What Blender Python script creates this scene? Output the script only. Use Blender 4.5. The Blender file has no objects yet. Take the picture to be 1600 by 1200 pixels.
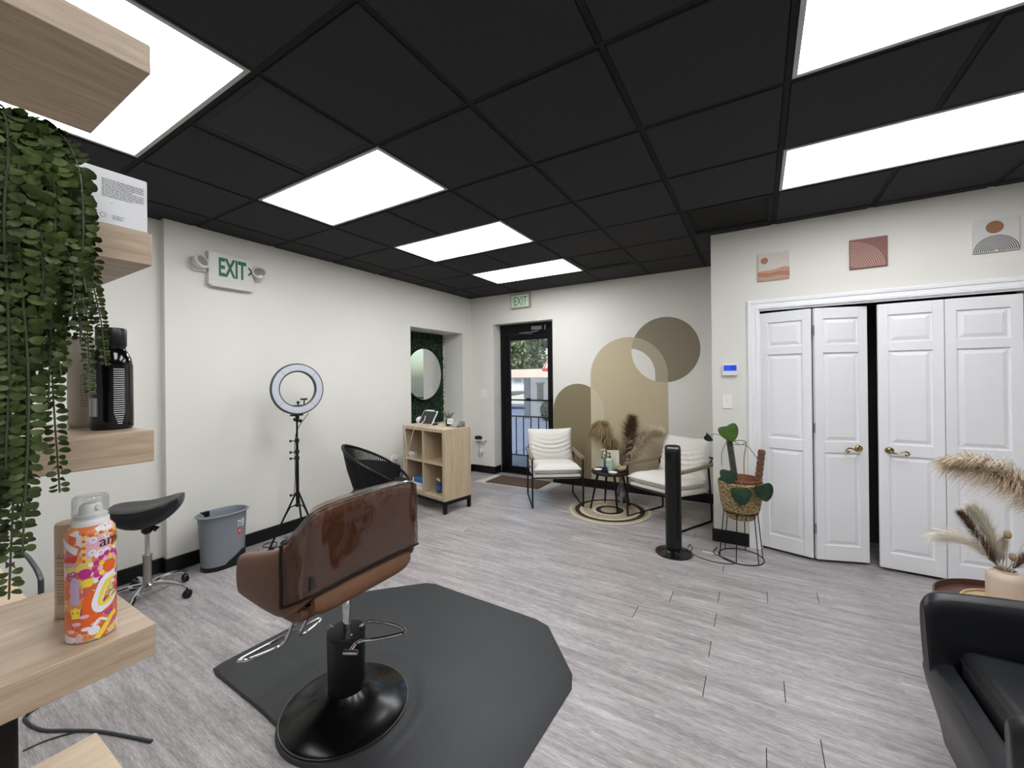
import bpy, bmesh, math, random
from mathutils import Vector, Matrix, noise as mnoise
R=math.radians; PI=math.pi; sin=math.sin; cos=math.cos
random.seed(7)
scn=bpy.context.scene; COL=scn.collection
CAMZ=1.4552; HC=2.698; XL=-3.832; YB=5.157; YC=4.0096; XC=-0.346
GX=-2.9286; GY=1.4869; TS=.6096
EMIT=11.6; SKYS=.36; SUNE=2.2; EXPO=0.0
# ------------------------------------------------------------------ materials
def lin(h):
    if isinstance(h,str):
        c=[int(h[i:i+2],16)/255 for i in (0,2,4)]
    else: c=[v/255 for v in h]
    return tuple(((v/12.92) if v<=.04045 else ((v+.055)/1.055)**2.4) for v in c)
def newmat(name):
    m=bpy.data.materials.new(name); m.use_nodes=True
    nt=m.node_tree; b=nt.nodes['Principled BSDF']
    return m,nt,b
def L(nt,a,b): nt.links.new(a,b)
def nd(nt,t,**k):
    n=nt.nodes.new(t)
    for a,v in k.items(): setattr(n,a,v)
    return n
def coords(nt,stretch=(1,1,1),which='Object'):
    tc=nd(nt,'ShaderNodeTexCoord'); mp=nd(nt,'ShaderNodeMapping')
    mp.inputs['Scale'].default_value=stretch
    L(nt,tc.outputs[which],mp.inputs['Vector']); return mp.outputs['Vector']
def noise(nt,vec,scale,detail=4,rough=.55):
    n=nd(nt,'ShaderNodeTexNoise'); n.inputs['Scale'].default_value=scale
    n.inputs['Detail'].default_value=detail; n.inputs['Roughness'].default_value=rough
    L(nt,vec,n.inputs['Vector']); return n.outputs['Fac']
def ramp(nt,fac,stops,interp='LINEAR'):
    r=nd(nt,'ShaderNodeValToRGB'); r.color_ramp.interpolation=interp
    el=r.color_ramp.elements
    while len(el)<len(stops): el.new(.5)
    for e,(p,c) in zip(el,stops):
        e.position=p; e.color=(*c[:3],1)
    L(nt,fac,r.inputs['Fac']); return r.outputs['Color']
def bump(nt,b,h,strength=.2,dist=.002):
    n=nd(nt,'ShaderNodeBump'); n.inputs['Strength'].default_value=strength
    n.inputs['Distance'].default_value=dist
    L(nt,h,n.inputs['Height']); L(nt,n.outputs['Normal'],b.inputs['Normal'])
def mul(c,k): return tuple(min(1,v*k) for v in c)
def M(name,col,rough=.5,metal=0,var=(12,.08),bmp=None,stretch=(1,1,1),spec=.5,coat=0,trans=0,ior=1.45,sheen=0,which='Object'):
    """plain material with a little procedural mottling"""
    m,nt,b=newmat(name); c=lin(col)
    v=coords(nt,stretch,which)
    if var:
        f=noise(nt,v,var[0])
        L(nt,ramp(nt,f,[(.25,mul(c,1-var[1])),(.75,mul(c,1+var[1]))]),b.inputs['Base Color'])
    else: b.inputs['Base Color'].default_value=(*c,1)
    b.inputs['Roughness'].default_value=rough; b.inputs['Metallic'].default_value=metal
    b.inputs['Specular IOR Level'].default_value=spec
    b.inputs['Coat Weight'].default_value=coat
    b.inputs['IOR'].default_value=ior
    if trans: b.inputs['Transmission Weight'].default_value=trans
    if sheen: b.inputs['Sheen Weight'].default_value=sheen
    if bmp: bump(nt,b,noise(nt,v,bmp[0],6),bmp[1],bmp[2] if len(bmp)>2 else .002)
    return m
def wood(name,c1,c2,stretch,rough=.5,scale=1.0,spec=.4):
    m,nt,b=newmat(name); v=coords(nt,stretch)
    f1=noise(nt,v,3*scale,6,.6); f2=noise(nt,v,14*scale,3,.5)
    mx=nd(nt,'ShaderNodeMath',operation='ADD'); L(nt,f1,mx.inputs[0])
    m2=nd(nt,'ShaderNodeMath',operation='MULTIPLY'); L(nt,f2,m2.inputs[0]); m2.inputs[1].default_value=.5
    L(nt,m2.outputs[0],mx.inputs[1])
    L(nt,ramp(nt,mx.outputs[0],[(.5,lin(c2)),(.95,lin(c1))]),b.inputs['Base Color'])
    b.inputs['Roughness'].default_value=rough; b.inputs['Specular IOR Level'].default_value=spec
    bump(nt,b,mx.outputs[0],.12,.001); return m
def glassy(name,col=(255,255,255),gloss=.12,rough=.05,tint=None,bmp=None,fres=.6):
    """thin clear sheet: mostly see-through with a real gloss layer"""
    m,nt,b=newmat(name); nt.nodes.remove(b); out=nt.nodes['Material Output']
    t=nd(nt,'ShaderNodeBsdfTransparent'); t.inputs['Color'].default_value=(*lin(col),1)
    g=nd(nt,'ShaderNodeBsdfGlossy'); g.inputs['Roughness'].default_value=rough
    mx=nd(nt,'ShaderNodeMixShader'); fr=nd(nt,'ShaderNodeLayerWeight'); fr.inputs['Blend'].default_value=.25
    ma=nd(nt,'ShaderNodeMath',operation='MULTIPLY_ADD'); L(nt,fr.outputs['Fresnel'],ma.inputs[0])
    ma.inputs[1].default_value=fres; ma.inputs[2].default_value=gloss
    L(nt,ma.outputs[0],mx.inputs['Fac']); L(nt,t.outputs[0],mx.inputs[1]); L(nt,g.outputs[0],mx.inputs[2])
    if bmp:
        n=nd(nt,'ShaderNodeBump'); n.inputs['Strength'].default_value=bmp[1]; n.inputs['Distance'].default_value=bmp[2]
        L(nt,noise(nt,coords(nt,bmp[3] if len(bmp)>3 else (1,1,1)),bmp[0],3),n.inputs['Height']); L(nt,n.outputs['Normal'],g.inputs['Normal'])
    L(nt,mx.outputs[0],out.inputs['Surface']); return m
def emit(name,col,strength,lo=None):
    m,nt,b=newmat(name)
    b.inputs['Base Color'].default_value=(*lin(col),1)
    b.inputs['Emission Color'].default_value=(*lin(col),1); b.inputs['Emission Strength'].default_value=strength
    return m
# ------------------------------------------------------------------ mesh builder
class MB:
    def __init__(s): s.v=[]; s.f=[]; s.mi=[]; s.k=0
    def add(s,vs,fs,k=None):
        o=len(s.v); s.v+= [tuple(p) for p in vs]
        for f in fs: s.f.append([i+o for i in f]); s.mi.append(s.k if k is None else k)
        return s
    def box(s,x0,y0,z0,x1,y1,z1,k=None,mat=None):
        vs=[Vector(p) for p in ((x0,y0,z0),(x1,y0,z0),(x1,y1,z0),(x0,y1,z0),(x0,y0,z1),(x1,y0,z1),(x1,y1,z1),(x0,y1,z1))]
        if mat: vs=[mat@p for p in vs]
        return s.add(vs,[(3,2,1,0),(4,5,6,7),(0,1,5,4),(1,2,6,5),(2,3,7,6),(3,0,4,7)],k)
    def quad(s,a,b,c,d,k=None): return s.add([a,b,c,d],[(0,1,2,3)],k)
    def tube(s,pts,r,n=8,closed=False,k=None,caps=True,flat=None):
        pts=[Vector(p) for p in pts]; m=len(pts)
        rr=r if isinstance(r,(list,tuple)) else [r]*m
        ts=[]
        for i in range(m):
            if closed: t=pts[(i+1)%m]-pts[i-1]
            elif i==0: t=pts[1]-pts[0]
            elif i==m-1: t=pts[-1]-pts[-2]
            else: t=(pts[i+1]-pts[i]).normalized()+(pts[i]-pts[i-1]).normalized()
            ts.append(t.normalized() if t.length>1e-9 else Vector((0,0,1)))
        up=Vector((0,0,1)) if abs(ts[0].z)<.9 else Vector((1,0,0))
        a=ts[0].cross(up).normalized(); vs=[]
        for i in range(m):
            if i: 
                q=ts[i-1].rotation_difference(ts[i]); a=(q@a)
                a=(a-ts[i]*a.dot(ts[i])).normalized()
            b=ts[i].cross(a)
            for j in range(n):
                w=2*PI*j/n
                vs.append(pts[i]+(a*cos(w)+b*sin(w)*(flat or 1))*rr[i])
        fs=[]
        for i in range(m if closed else m-1):
            i2=(i+1)%m
            for j in range(n): fs.append((i*n+j,i*n+(j+1)%n,i2*n+(j+1)%n,i2*n+j))
        if caps and not closed:
            fs.append(tuple(range(n))[::-1]); fs.append(tuple((m-1)*n+j for j in range(n)))
        return s.add(vs,fs,k)
    def lathe(s,prof,n=32,c=(0,0,0),k=None,caps=True,sx=1,sy=1):
        vs=[];fs=[]; m=len(prof)
        for r,z in prof:
            for j in range(n):
                w=2*PI*j/n; vs.append((c[0]+r*cos(w)*sx,c[1]+r*sin(w)*sy,c[2]+z))
        for i in range(m-1):
            for j in range(n): fs.append((i*n+j,i*n+(j+1)%n,(i+1)*n+(j+1)%n,(i+1)*n+j))
        if caps:
            if prof[0][0]>1e-6: fs.append(tuple(range(n))[::-1])
            if prof[-1][0]>1e-6: fs.append(tuple((m-1)*n+j for j in range(n)))
        return s.add(vs,fs,k)
    def loft(s,rings,closed=False,cyc=True,k=None,caps=True):
        n=len(rings[0]); vs=[p for r in rings for p in r]; fs=[]
        m=len(rings)
        for i in range(m if closed else m-1):
            i2=(i+1)%m
            for j in range(n if cyc else n-1): fs.append((i*n+j,i*n+(j+1)%n,i2*n+(j+1)%n,i2*n+j))
        if caps and not closed and cyc:
            fs.append(tuple(range(n))[::-1]); fs.append(tuple((m-1)*n+j for j in range(n)))
        return s.add(vs,fs,k)
    def prism(s,poly,axis,a,b,k=None):
        """extrude a 2D polygon along axis ('x','y','z') from a to b"""
        def P(q,h):
            return {'x':(h,q[0],q[1]),'y':(q[0],h,q[1]),'z':(q[0],q[1],h)}[axis]
        n=len(poly); vs=[P(q,a) for q in poly]+[P(q,b) for q in poly]
        fs=[tuple(range(n))[::-1],tuple(range(n,2*n))]+[(i,(i+1)%n,n+(i+1)%n,n+i) for i in range(n)]
        return s.add(vs,fs,k)
    def ball(s,c,r,n=12,m=8,k=None,sx=1,sy=1,sz=1):
        pr=[(max(1e-7,r*sin(PI*i/m)),-r*cos(PI*i/m)*sz) for i in range(m+1)]
        return s.lathe(pr,n,c,k,caps=False,sx=sx,sy=sy)
    def cushion(s,w,d,h,c=(0,0,0),n=14,p=4,q=.45,pinch=.06,k=None,mat=None,wr=0):
        top=[];bot=[]
        for i in range(n+1):
            for j in range(n+1):
                u=-1+2*i/n; v=-1+2*j/n
                z=h/2*max(0,(1-abs(u)**p))**q*max(0,(1-abs(v)**p))**q
                x=u*w/2*(1-pinch*(1-v*v)); y=v*d/2*(1-pinch*(1-u*u))
                e=wr*mnoise.noise(Vector((x*9,y*9,h*7)))*min(1,z/(h*.3)) if wr else 0
                for L_,sg in ((top,1),(bot,-1)):
                    P=Vector((x,y,sg*(z+e)))
                    L_.append((mat@P if mat else P)+Vector(c))
        N=n+1; fs=[]
        off=N*N
        for i in range(n):
            for j in range(n):
                fs.append((i*N+j,(i+1)*N+j,(i+1)*N+j+1,i*N+j+1))
                fs.append((off+i*N+j,off+i*N+j+1,off+(i+1)*N+j+1,off+(i+1)*N+j))
        return s.add(top+bot,fs,k)
def link(o,parent=None):
    COL.objects.link(o)
    if parent: o.parent=parent
    return o
def obj(name,mb,mats,parent=None,bevel=0,seg=2,smooth=True,sub=0,loc=None,rot=None,weld=False,ang=35):
    me=bpy.data.meshes.new(name); me.from_pydata([tuple(p) for p in mb.v],[],mb.f)
    if not isinstance(mats,(list,tuple)): mats=[mats]
    for m in mats: me.materials.append(m)
    if len(mats)>1:
        for p,i in zip(me.polygons,mb.mi): p.material_index=i
    bm=bmesh.new(); bm.from_mesh(me)
    if weld: bmesh.ops.remove_doubles(bm,verts=bm.verts,dist=1e-5)
    bmesh.ops.recalc_face_normals(bm,faces=bm.faces); bm.to_mesh(me); bm.free()
    o=bpy.data.objects.new(name,me); link(o,parent)
    if loc is not None: o.location=loc
    if rot is not None: o.rotation_euler=rot
    if bevel:
        b=o.modifiers.new('bevel','BEVEL'); b.width=bevel; b.segments=seg; b.limit_method='ANGLE'; b.angle_limit=R(ang)
        b.harden_normals=False
    if sub:
        u=o.modifiers.new('sub','SUBSURF'); u.levels=sub; u.render_levels=sub
    if smooth:
        for p in me.polygons: p.use_smooth=True
        try: me.set_sharp_from_angle(angle=R(42))
        except Exception: pass
    return o
def thing(name,label,cat,loc=(0,0,0),rz=0,group=None):
    o=bpy.data.objects.new(name,None); o.empty_display_size=.05; link(o)
    o.location=loc; o.rotation_euler=(0,0,rz); o['label']=label; o['category']=cat
    if group: o['group']=group
    return o
def tag(o,label,cat,group=None):
    o['label']=label; o['category']=cat
    if group: o['group']=group
    return o
def struct(o):
    o['kind']='structure'; return o
def copy_thing(root,loc,rz,label,group=None):
    r=root.copy(); COL.objects.link(r); r.location=loc; r.rotation_euler=(0,0,rz); r['label']=label
    for ch in list(root.children):
        c=ch.copy(); COL.objects.link(c); c.parent=r
        for g in ch.children:
            d=g.copy(); COL.objects.link(d); d.parent=c
    return r
def arc(cx,cy,r,a0,a1,n):
    return [(cx+r*cos(a0+(a1-a0)*i/n),cy+r*sin(a0+(a1-a0)*i/n)) for i in range(n+1)]
def spline(pts,n=8):
    """Catmull-Rom through 3D points"""
    P=[Vector(p) for p in pts]; P=[P[0]*2-P[1]]+P+[P[-1]*2-P[-2]]; out=[]
    for i in range(1,len(P)-2):
        for j in range(n):
            t=j/n; a,b,c,d=P[i-1:i+3]
            out.append(.5*((2*b)+(c-a)*t+(2*a-5*b+4*c-d)*t*t+(3*b-a-3*c+d)*t**3))
    out.append(P[-2]); return out
def text_mesh(name,body,size,mat,parent,matrix,ext=.0015,sx=1,align='LEFT',off=0):
    cu=bpy.data.curves.new(name,'FONT'); cu.body=body; cu.size=size; cu.extrude=ext; cu.offset=off; cu.align_x=align; cu.resolution_u=3
    t=bpy.data.objects.new('tmp',cu); COL.objects.link(t)
    dg=bpy.context.evaluated_depsgraph_get(); me=bpy.data.meshes.new_from_object(t.evaluated_get(dg))
    bpy.data.objects.remove(t); bpy.data.curves.remove(cu)
    me.name=name; me.transform(matrix@Matrix.Diagonal((sx,1,1,1)))
    me.materials.clear(); me.materials.append(mat)
    o=bpy.data.objects.new(name,me); link(o,parent); return o
# ------------------------------------------------------------------ palette
def wallmat():
    m,nt,b=newmat('wall_paint'); v=coords(nt)
    c=lin('e3e1d9'); f=noise(nt,v,1.3,3)
    L(nt,ramp(nt,f,[(.3,mul(c,.975)),(.7,mul(c,1.02))]),b.inputs['Base Color'])
    b.inputs['Roughness'].default_value=.62; b.inputs['Specular IOR Level'].default_value=.3
    bump(nt,b,noise(nt,v,180,3),.08,.0006); return m
WALL=wallmat()
def tilemat():
    m,nt,b=newmat('ceiling_tile_black'); v=coords(nt)
    f=noise(nt,v,260,2); c=lin('343436')
    L(nt,ramp(nt,f,[(.35,mul(c,.8)),(.65,mul(c,1.15))]),b.inputs['Base Color'])
    b.inputs['Roughness'].default_value=.85; b.inputs['Specular IOR Level'].default_value=.2
    bump(nt,b,f,.25,.001); return m
TILE=tilemat()
TEE=M('ceiling_tee_black','29292b',.8,var=(30,.06),spec=.15); DECK=M('ceiling_deck_black','0b0b0b',.95)  # deck made matte black so the tile gaps show as shadow lines
def floormat():
    m,nt,b=newmat('grey_plank_floor'); v=coords(nt,(3.0,34,1)); v2=coords(nt,(20,230,1)); v3=coords(nt,(1.1,5,1))
    at=nd(nt,'ShaderNodeAttribute'); at.attribute_name='tone'
    # shift the grain plank by plank
    sh=nd(nt,'ShaderNodeVectorMath',operation='MULTIPLY_ADD'); L(nt,at.outputs['Color'],sh.inputs[0]); sh.inputs[1].default_value=(37,0,11)
    L(nt,v,sh.inputs[2])
    f1=noise(nt,sh.outputs[0],1.0,8,.62); f2=noise(nt,v2,1.0,4,.6); f3=noise(nt,v3,2.2,3)
    def mad(a,k,c=None):
        n=nd(nt,'ShaderNodeMath',operation='MULTIPLY_ADD'); L(nt,a,n.inputs[0]); n.inputs[1].default_value=k
        if c is None: n.inputs[2].default_value=0
        else: L(nt,c,n.inputs[2])
        return n.outputs[0]
    sx=nd(nt,'ShaderNodeSeparateColor'); L(nt,at.outputs['Color'],sx.inputs[0])
    s=mad(f1,.40,mad(f2,.46,mad(f3,.18,mad(sx.outputs[0],.035))))
    fl=noise(nt,coords(nt,(48,260,1)),1.0,2,.5); pt=noise(nt,coords(nt,(2.2,9,1)),1.0,3)
    fm=nd(nt,'ShaderNodeMath',operation='MULTIPLY'); L(nt,ramp(nt,fl,[(.60,(0,0,0)),(.70,(1,1,1))]),fm.inputs[0]); L(nt,ramp(nt,pt,[(.45,(0,0,0)),(.62,(.13,.13,.13))]),fm.inputs[1])
    s=mad(fm.outputs[0],1.0,s)
    L(nt,ramp(nt,s,[(.40,lin('767070')),(.5,lin('948e8d')),(.58,lin('aaa4a3')),(.70,lin('cbc7c6'))]),b.inputs['Base Color'])
    b.inputs['Roughness'].default_value=.36; b.inputs['Specular IOR Level'].default_value=.45
    rr=nd(nt,'ShaderNodeMapRange'); L(nt,f2,rr.inputs[0]); rr.inputs[3].default_value=.28; rr.inputs[4].default_value=.48
    L(nt,rr.outputs[0],b.inputs['Roughness'])
    bump(nt,b,f2,.12,.0008); return m
FLOOR=floormat()
DARKGAP=M('seam_dark','1c1b1b',.8)
BASEB=M('baseboard_black','0b0b0d',.4,var=(8,.1))
TRIMW=M('white_gloss_paint','f0f1f2',.38,var=(2.5,.02),bmp=(60,.05,.0006))
DOORW=M('white_door_paint','ececee',.42,var=(2.5,.025),bmp=(50,.06,.0008))
DIFF=emit('light_diffuser',(250,252,255),EMIT)
LFRAME=M('light_frame_white','b9bab8',.5)
OAK=wood('pale_oak','bfab94','a18b74',(26,2.2,34),.45,.8)
OAKC=wood('cabinet_oak','cfbb9f','b5a184',(9,9,.8),.5)
OAKB=wood('light_birch','d6c1a5','c6ad8e',(14,1.6,16),.45)
BLKMET=M('black_metal','0e0e0f',.38,metal=.3,spec=.5)
BLKPLA=M('black_plastic','111113',.35,bmp=(300,.05,.0004))
CHROME=M('chrome','d8d8da',.08,metal=1,var=None)
STEEL=M('brushed_steel','a9a6a2',.28,metal=1,var=(20,.05))
BRASS=M('antique_brass','b79a5c',.22,metal=1,var=(30,.15))
BRONZE=M('aged_bronze','8d8162',.25,metal=1,var=(30,.2))
LEATHER=M('brown_leatherette','6f4e3a',.42,var=(9,.1),bmp=(380,.16,.0008))
BLKLEA=M('black_leather','17181b',.36,var=(9,.15),bmp=(260,.22,.0012),spec=.55)
MATRUB=M('mat_rubber','343537',.5,var=(5,.08),bmp=(240,.1,.0006))
CANVAS=M('white_canvas','dad7cf',.85,var=(5,.03),bmp=(60,.3,.003),sheen=.2)
ARMW=wood('walnut_arm','8d7a66','6d5b4a',(6,.9,6),.5)
GREYPL=M('grey_bin_plastic','7e848c',.42,var=(4,.03),bmp=(200,.04,.0005))
WHITEP=M('white_plastic','e6e6e4',.35,var=(6,.02))
GLASSP=glassy('door_glass',(232,238,240),.05,.02)
CLEAR=glassy('clear_plastic',(245,247,248),.10,.08)
BLACKM=M('matte_black','090909',.6)
LEAFM=None
def leafmat(name,a,b_,sc=9,rough=.4):
    m,nt,b=newmat(name); f=noise(nt,coords(nt),sc,3)
    L(nt,ramp(nt,f,[(.3,lin(a)),(.7,lin(b_))]),b.inputs['Base Color'])
    b.inputs['Roughness'].default_value=rough; b.inputs['Specular IOR Level'].default_value=.22
    b.inputs['Subsurface Weight'].default_value=0
    return m
LEAFT=leafmat('trailing_leaf','333f24','566437',14,.45)
LEAFP=leafmat('plant_leaf','1b2b20','2a4330',10,.35)
LEAFN=leafmat('new_leaf','36501f','4c6a2b',12,.4)
HEDGE=leafmat('hedge_leaf','21422a','527550',30,.6)
STEMM=M('stem_green','4a4d38',.5)
# ------------------------------------------------------------------ room shell
RX1=3.6; RY0=-2.6; XR=-3.905; JY=1.286
def floor_mesh():
    mb=MB(); tones=[]; known={}
    p=.1505
    for xj,yj in ((-.231,2.40),(-.227,2.10),(.092,2.25),(.2,1.96),(.015,1.83),(-.5,2.84),(-.232,3.0),(.04,3.15),(.32,3.31),(-.66,2.54),(-.23,2.70),(-.235,3.44)):
        known[math.floor((yj-2.03)/p)]=xj
    r0=math.floor((RY0-2.03)/p); r1=math.ceil((5.7-2.03)/p)
    rnd=random.Random(3)
    for r in range(r0,r1+1):
        y0=2.03+r*p; y1=y0+p; y0=max(y0,RY0-.1); y1=min(y1,5.55)
        if y1<=y0: continue
        off=known.get(r,rnd.uniform(-.6,.6)); xs=[-4.45]; x=off-1.22*4
        while x<RX1+.1:
            if x>-4.4: xs.append(x)
            x+=1.22
        xs.append(RX1+.1)
        for a,b in zip(xs,xs[1:]):
            isk=abs(b-off)<.01 and r in known
            g=.0035 if (isk or rnd.random()<.12) else 0
            mb.quad((a,y0,0),(b-g,y0,0),(b-g,y1,0),(a,y1,0),0); tones.append(rnd.random())
            if g: mb.quad((b-g,y0,0),(b,y0,0),(b,y1,0),(b-g,y1,0),1); tones.append(0)
    o=obj('floor',mb,[FLOOR,DARKGAP],smooth=False)
    at=o.data.color_attributes.new('tone','FLOAT_COLOR','CORNER')
    rnd=random.Random(5)
    for p_,t in zip(o.data.polygons,tones):
        for li in p_.loop_indices: at.data[li].color=(t,t,t,1)
    return struct(o)
floor_mesh()
mb=MB(); mb.box(-4.5,RY0-.15,-.2,RX1+.15,5.56,-.004); struct(obj('floor_slab',mb,DARKGAP,smooth=False))
# ceiling : tiles dropping slightly below the tee grid
def in_light(i,j):
    if i in (0,1) and j in (-2,0,2,4): return True
    if i in (5,6) and j in (-4,-2,0,2): return True
    return False
VENTS={(4,3):1,(2,4):2,(1,-1):3}
mb=MB(); g=TS
for i in range(-2,11):
    for j in range(-7,7):
        if in_light(i,j) or (i,j) in VENTS: continue
        x0=GX+i*g+.015; x1=GX+(i+1)*g-.015; y0=GY+j*g+.015; y1=GY+(j+1)*g-.015
        if x1<XR or y0>YB or x0>RX1 or y1<RY0: continue
        mb.box(max(x0,XR-.02),max(y0,RY0-.02),HC-.007,min(x1,RX1+.02),min(y1,YB+.02),HC+.012)
struct(obj('ceiling',mb,TILE,bevel=.003,seg=1,smooth=False))
mb=MB(); mb.box(-4.4,RY0-.15,HC+.012,RX1+.15,5.6,HC+.1); struct(obj('ceiling_deck',mb,DECK,smooth=False))
mb=MB()
for i in range(-2,12):
    x=GX+i*g
    if XR<x<RX1: mb.box(x-.012,RY0,HC-.001,x+.012,YB,HC+.012)
for j in range(-7,8):
    y=GY+j*g
    if RY0<y<YB: mb.box(XR,y-.012,HC-.0014,RX1,y+.012,HC+.012)
# wall angle around the edge
mb.box(XL,JY,HC-.0018,XL+.022,YB,HC+.012); mb.box(XL,YB-.022,HC-.0018,XC,YB,HC+.012); mb.box(XC-.022,YC,HC-.0018,XC,YB,HC+.012); mb.box(XC-.022,YC-.022,HC-.0018,RX1,YC,HC+.012)
struct(obj('trim_1',mb,TEE,smooth=False))
# lights
def panel_light(i,j,label):
    t=thing('ceiling_light',label,'ceiling light',(GX+(i+1)*g,GY+(j+.5)*g,HC),0,'white ceiling panel lights')
    w=g-.014; d=g/2-.014
    m=MB(); m.box(-w,-d,-.002,w,d,.0005); 
    m2=MB()
    for a in ((-w,-d,-w+.018,d),(w-.018,-d,w,d),(-w+.018,-d,w-.018,-d+.018),(-w+.018,d-.018,w-.018,d)): m2.box(a[0],a[1],-.006,a[2],a[3],.0115)
    obj('frame',m2,LFRAME,t,smooth=False)
    m=MB(); m.box(-w+.018,-d+.018,-.003,w-.018,d-.018,.004); obj('diffuser',m,DIFF,t,smooth=False)
    return t
LL={(0,-2):'large glowing ceiling panel above the floating shelves, cut off by the top shelf',
(0,0):'glowing ceiling panel second nearest along the left row, whole in view',
(0,2):'glowing ceiling panel in the left row between the whole near one and the farthest',
(0,4):'smallest farthest glowing ceiling panel, just before the front door',
(5,0):'glowing ceiling panel at upper right corner of the photo',
(5,2):'long glowing ceiling panel nearest the closet wall'}
for (i,j),l in LL.items(): panel_light(i,j,l)
for (i,j) in ((5,-2),(5,-4)):  # two out-of-view panels added to keep the room bright
    t=panel_light(i,j,'added unseen white ceiling panel light behind the viewpoint')
# vents
def perfmat():
    m,nt,b=newmat('perforated_tile'); v=coords(nt,(1,1,0)); vo=nd(nt,'ShaderNodeTexVoronoi'); vo.inputs['Scale'].default_value=85; vo.inputs['Randomness'].default_value=0
    L(nt,v,vo.inputs['Vector']); L(nt,ramp(nt,vo.outputs['Distance'],[(.2,lin('101011')),(.34,lin('27272a'))]),b.inputs['Base Color']); b.inputs['Roughness'].default_value=.8; return m
PERF=perfmat()
def vent(i,j,kind,label):
    t=thing('ceiling_vent',label,'vent',(GX+(i+.5)*g,GY+(j+.5)*g,HC))
    a=g/2-.014; m=MB()
    for q in ((-a,-a,-a+.03,a),(a-.03,-a,a,a),(-a+.03,-a,a-.03,-a+.03),(-a+.03,a-.03,a-.03,a)): m.box(q[0],q[1],-.0075,q[2],q[3],.0115)
    obj('frame',m,TEE if kind==1 else TILE,t,bevel=.002,seg=1,smooth=False)
    m=MB()
    if kind==3: m.box(-a+.03,-a+.03,-.006,a-.03,a-.03,.0112)
    else:
        n=26
        for q in range(n):
            y=-a+.03+(2*a-.06)*(q+.5)/n; m.box(-a+.03,y-.005,.003,a-.03,y+.005,.010)
    obj('grille',m,PERF if kind==3 else BLACKM,t,smooth=False)
vent(4,3,1,'black slatted air vent in the ceiling beside the closet wall')
vent(2,4,2,'small dark slatted vent beside the farthest ceiling light')
vent(1,-1,3,'black perforated ceiling vent between the two nearest left ceiling lights')
# walls ------------------------------------------------
NY0,NY1,NZ0,NZ1,NX=3.849,4.938,.78,2.134,-4.2
mb=MB()
mb.box(XL-.14,JY,0,XL,NY0,HC+.02); mb.box(XL-.14,NY1,0,XL,YB+.2,HC+.02)
mb.box(XL-.14,NY0,0,XL,NY1,NZ0); mb.box(XL-.14,NY0,NZ1,XL,NY1,HC+.02)
mb.box(NX-.05,NY0-.05,NZ0-.05,NX,NY1+.05,NZ1+.05)       # recess back
mb.box(NX,NY0-.05,NZ0-.05,XL-.14,NY0,NZ1+.05); mb.box(NX,NY1,NZ0-.05,XL-.14,NY1+.05,NZ1+.05)
mb.box(NX,NY0,NZ0-.05,XL-.14,NY1,NZ0); mb.box(NX,NY0,NZ1,XL-.14,NY1,NZ1+.05)
struct(obj('wall_left',mb,WALL,smooth=False))
mb=MB(); mb.box(XR-.14,RY0-.15,0,XR,JY,HC+.02); struct(obj('wall_left_recess',mb,WALL,smooth=False))
DX0,DX1,DZ=-3.414,-2.43,2.262
mb=MB(); T=.36
mb.box(XL-.14,YB,0,DX0,YB+T,HC+.02); mb.box(DX1,YB,0,RX1+.15,YB+T,HC+.02); mb.box(DX0,YB,DZ,DX1,YB+T,HC+.02)
struct(obj('wall_back',mb,WALL,smooth=False))
# closet wall with its wide opening and dark closet behind
CX0,CX1,CZ=.012,1.492,2.0
mb=MB(); mb.box(XC,YC,0,CX0,YC+.12,HC+.02); mb.box(CX1,YC,0,RX1+.15,YC+.12,HC+.02); mb.box(CX0,YC,CZ,CX1,YC+.12,HC+.02)
mb.box(XC,YC+.12,0,XC+.1,YB,HC+.02)
struct(obj('wall_closet',mb,WALL,smooth=False))
CLOS=M('closet_inside_dark','4a4946',.8)  # closet's inner faces take one even dark grey
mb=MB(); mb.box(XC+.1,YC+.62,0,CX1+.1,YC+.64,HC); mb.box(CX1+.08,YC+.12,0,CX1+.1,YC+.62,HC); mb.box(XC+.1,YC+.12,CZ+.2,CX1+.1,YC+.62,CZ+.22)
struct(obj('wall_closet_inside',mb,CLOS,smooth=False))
mb=MB(); mb.box(RX1,RY0-.15,0,RX1+.15,YC+.1,HC+.02); struct(obj('wall_right',mb,WALL,smooth=False))
mb=MB(); mb.box(XR-.14,RY0-.15,0,RX1+.15,RY0,HC+.02); struct(obj('wall_near',mb,WALL,smooth=False))
# short partition that carries the floating shelves (outside the frame)
mb=MB(); mb.box(-1.1,-.16,0,-.66,-.06,HC+.02); struct(obj('wall_partition',mb,WALL,smooth=False))
# baseboards
def bb(name,boxes):
    m=MB()
    for q in boxes: m.box(q[0],q[1],0,q[2],q[3],.112)
    struct(obj(name,m,BASEB,bevel=.004,seg=1,smooth=False))
bb('baseboard_left',[(XL,JY-.011,XL+.012,YB),(XR,JY-.011,XL,JY)])
bb('baseboard_left_recess',[(XR,RY0,XR+.012,JY-.011)])
bb('baseboard_back',[(XL+.012,YB-.012,DX0+.012,YB),(DX0,YB,DX0+.012,YB+.17),(DX1-.012,YB-.012,XC,YB),(DX1-.012,YB,DX1,YB+.17)])
bb('baseboard_closet',[(XC-.012,YC-.012,-.078,YC),(XC-.012,YC,XC,YB-.012),(1.585,YC-.012,RX1,YC)])
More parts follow.
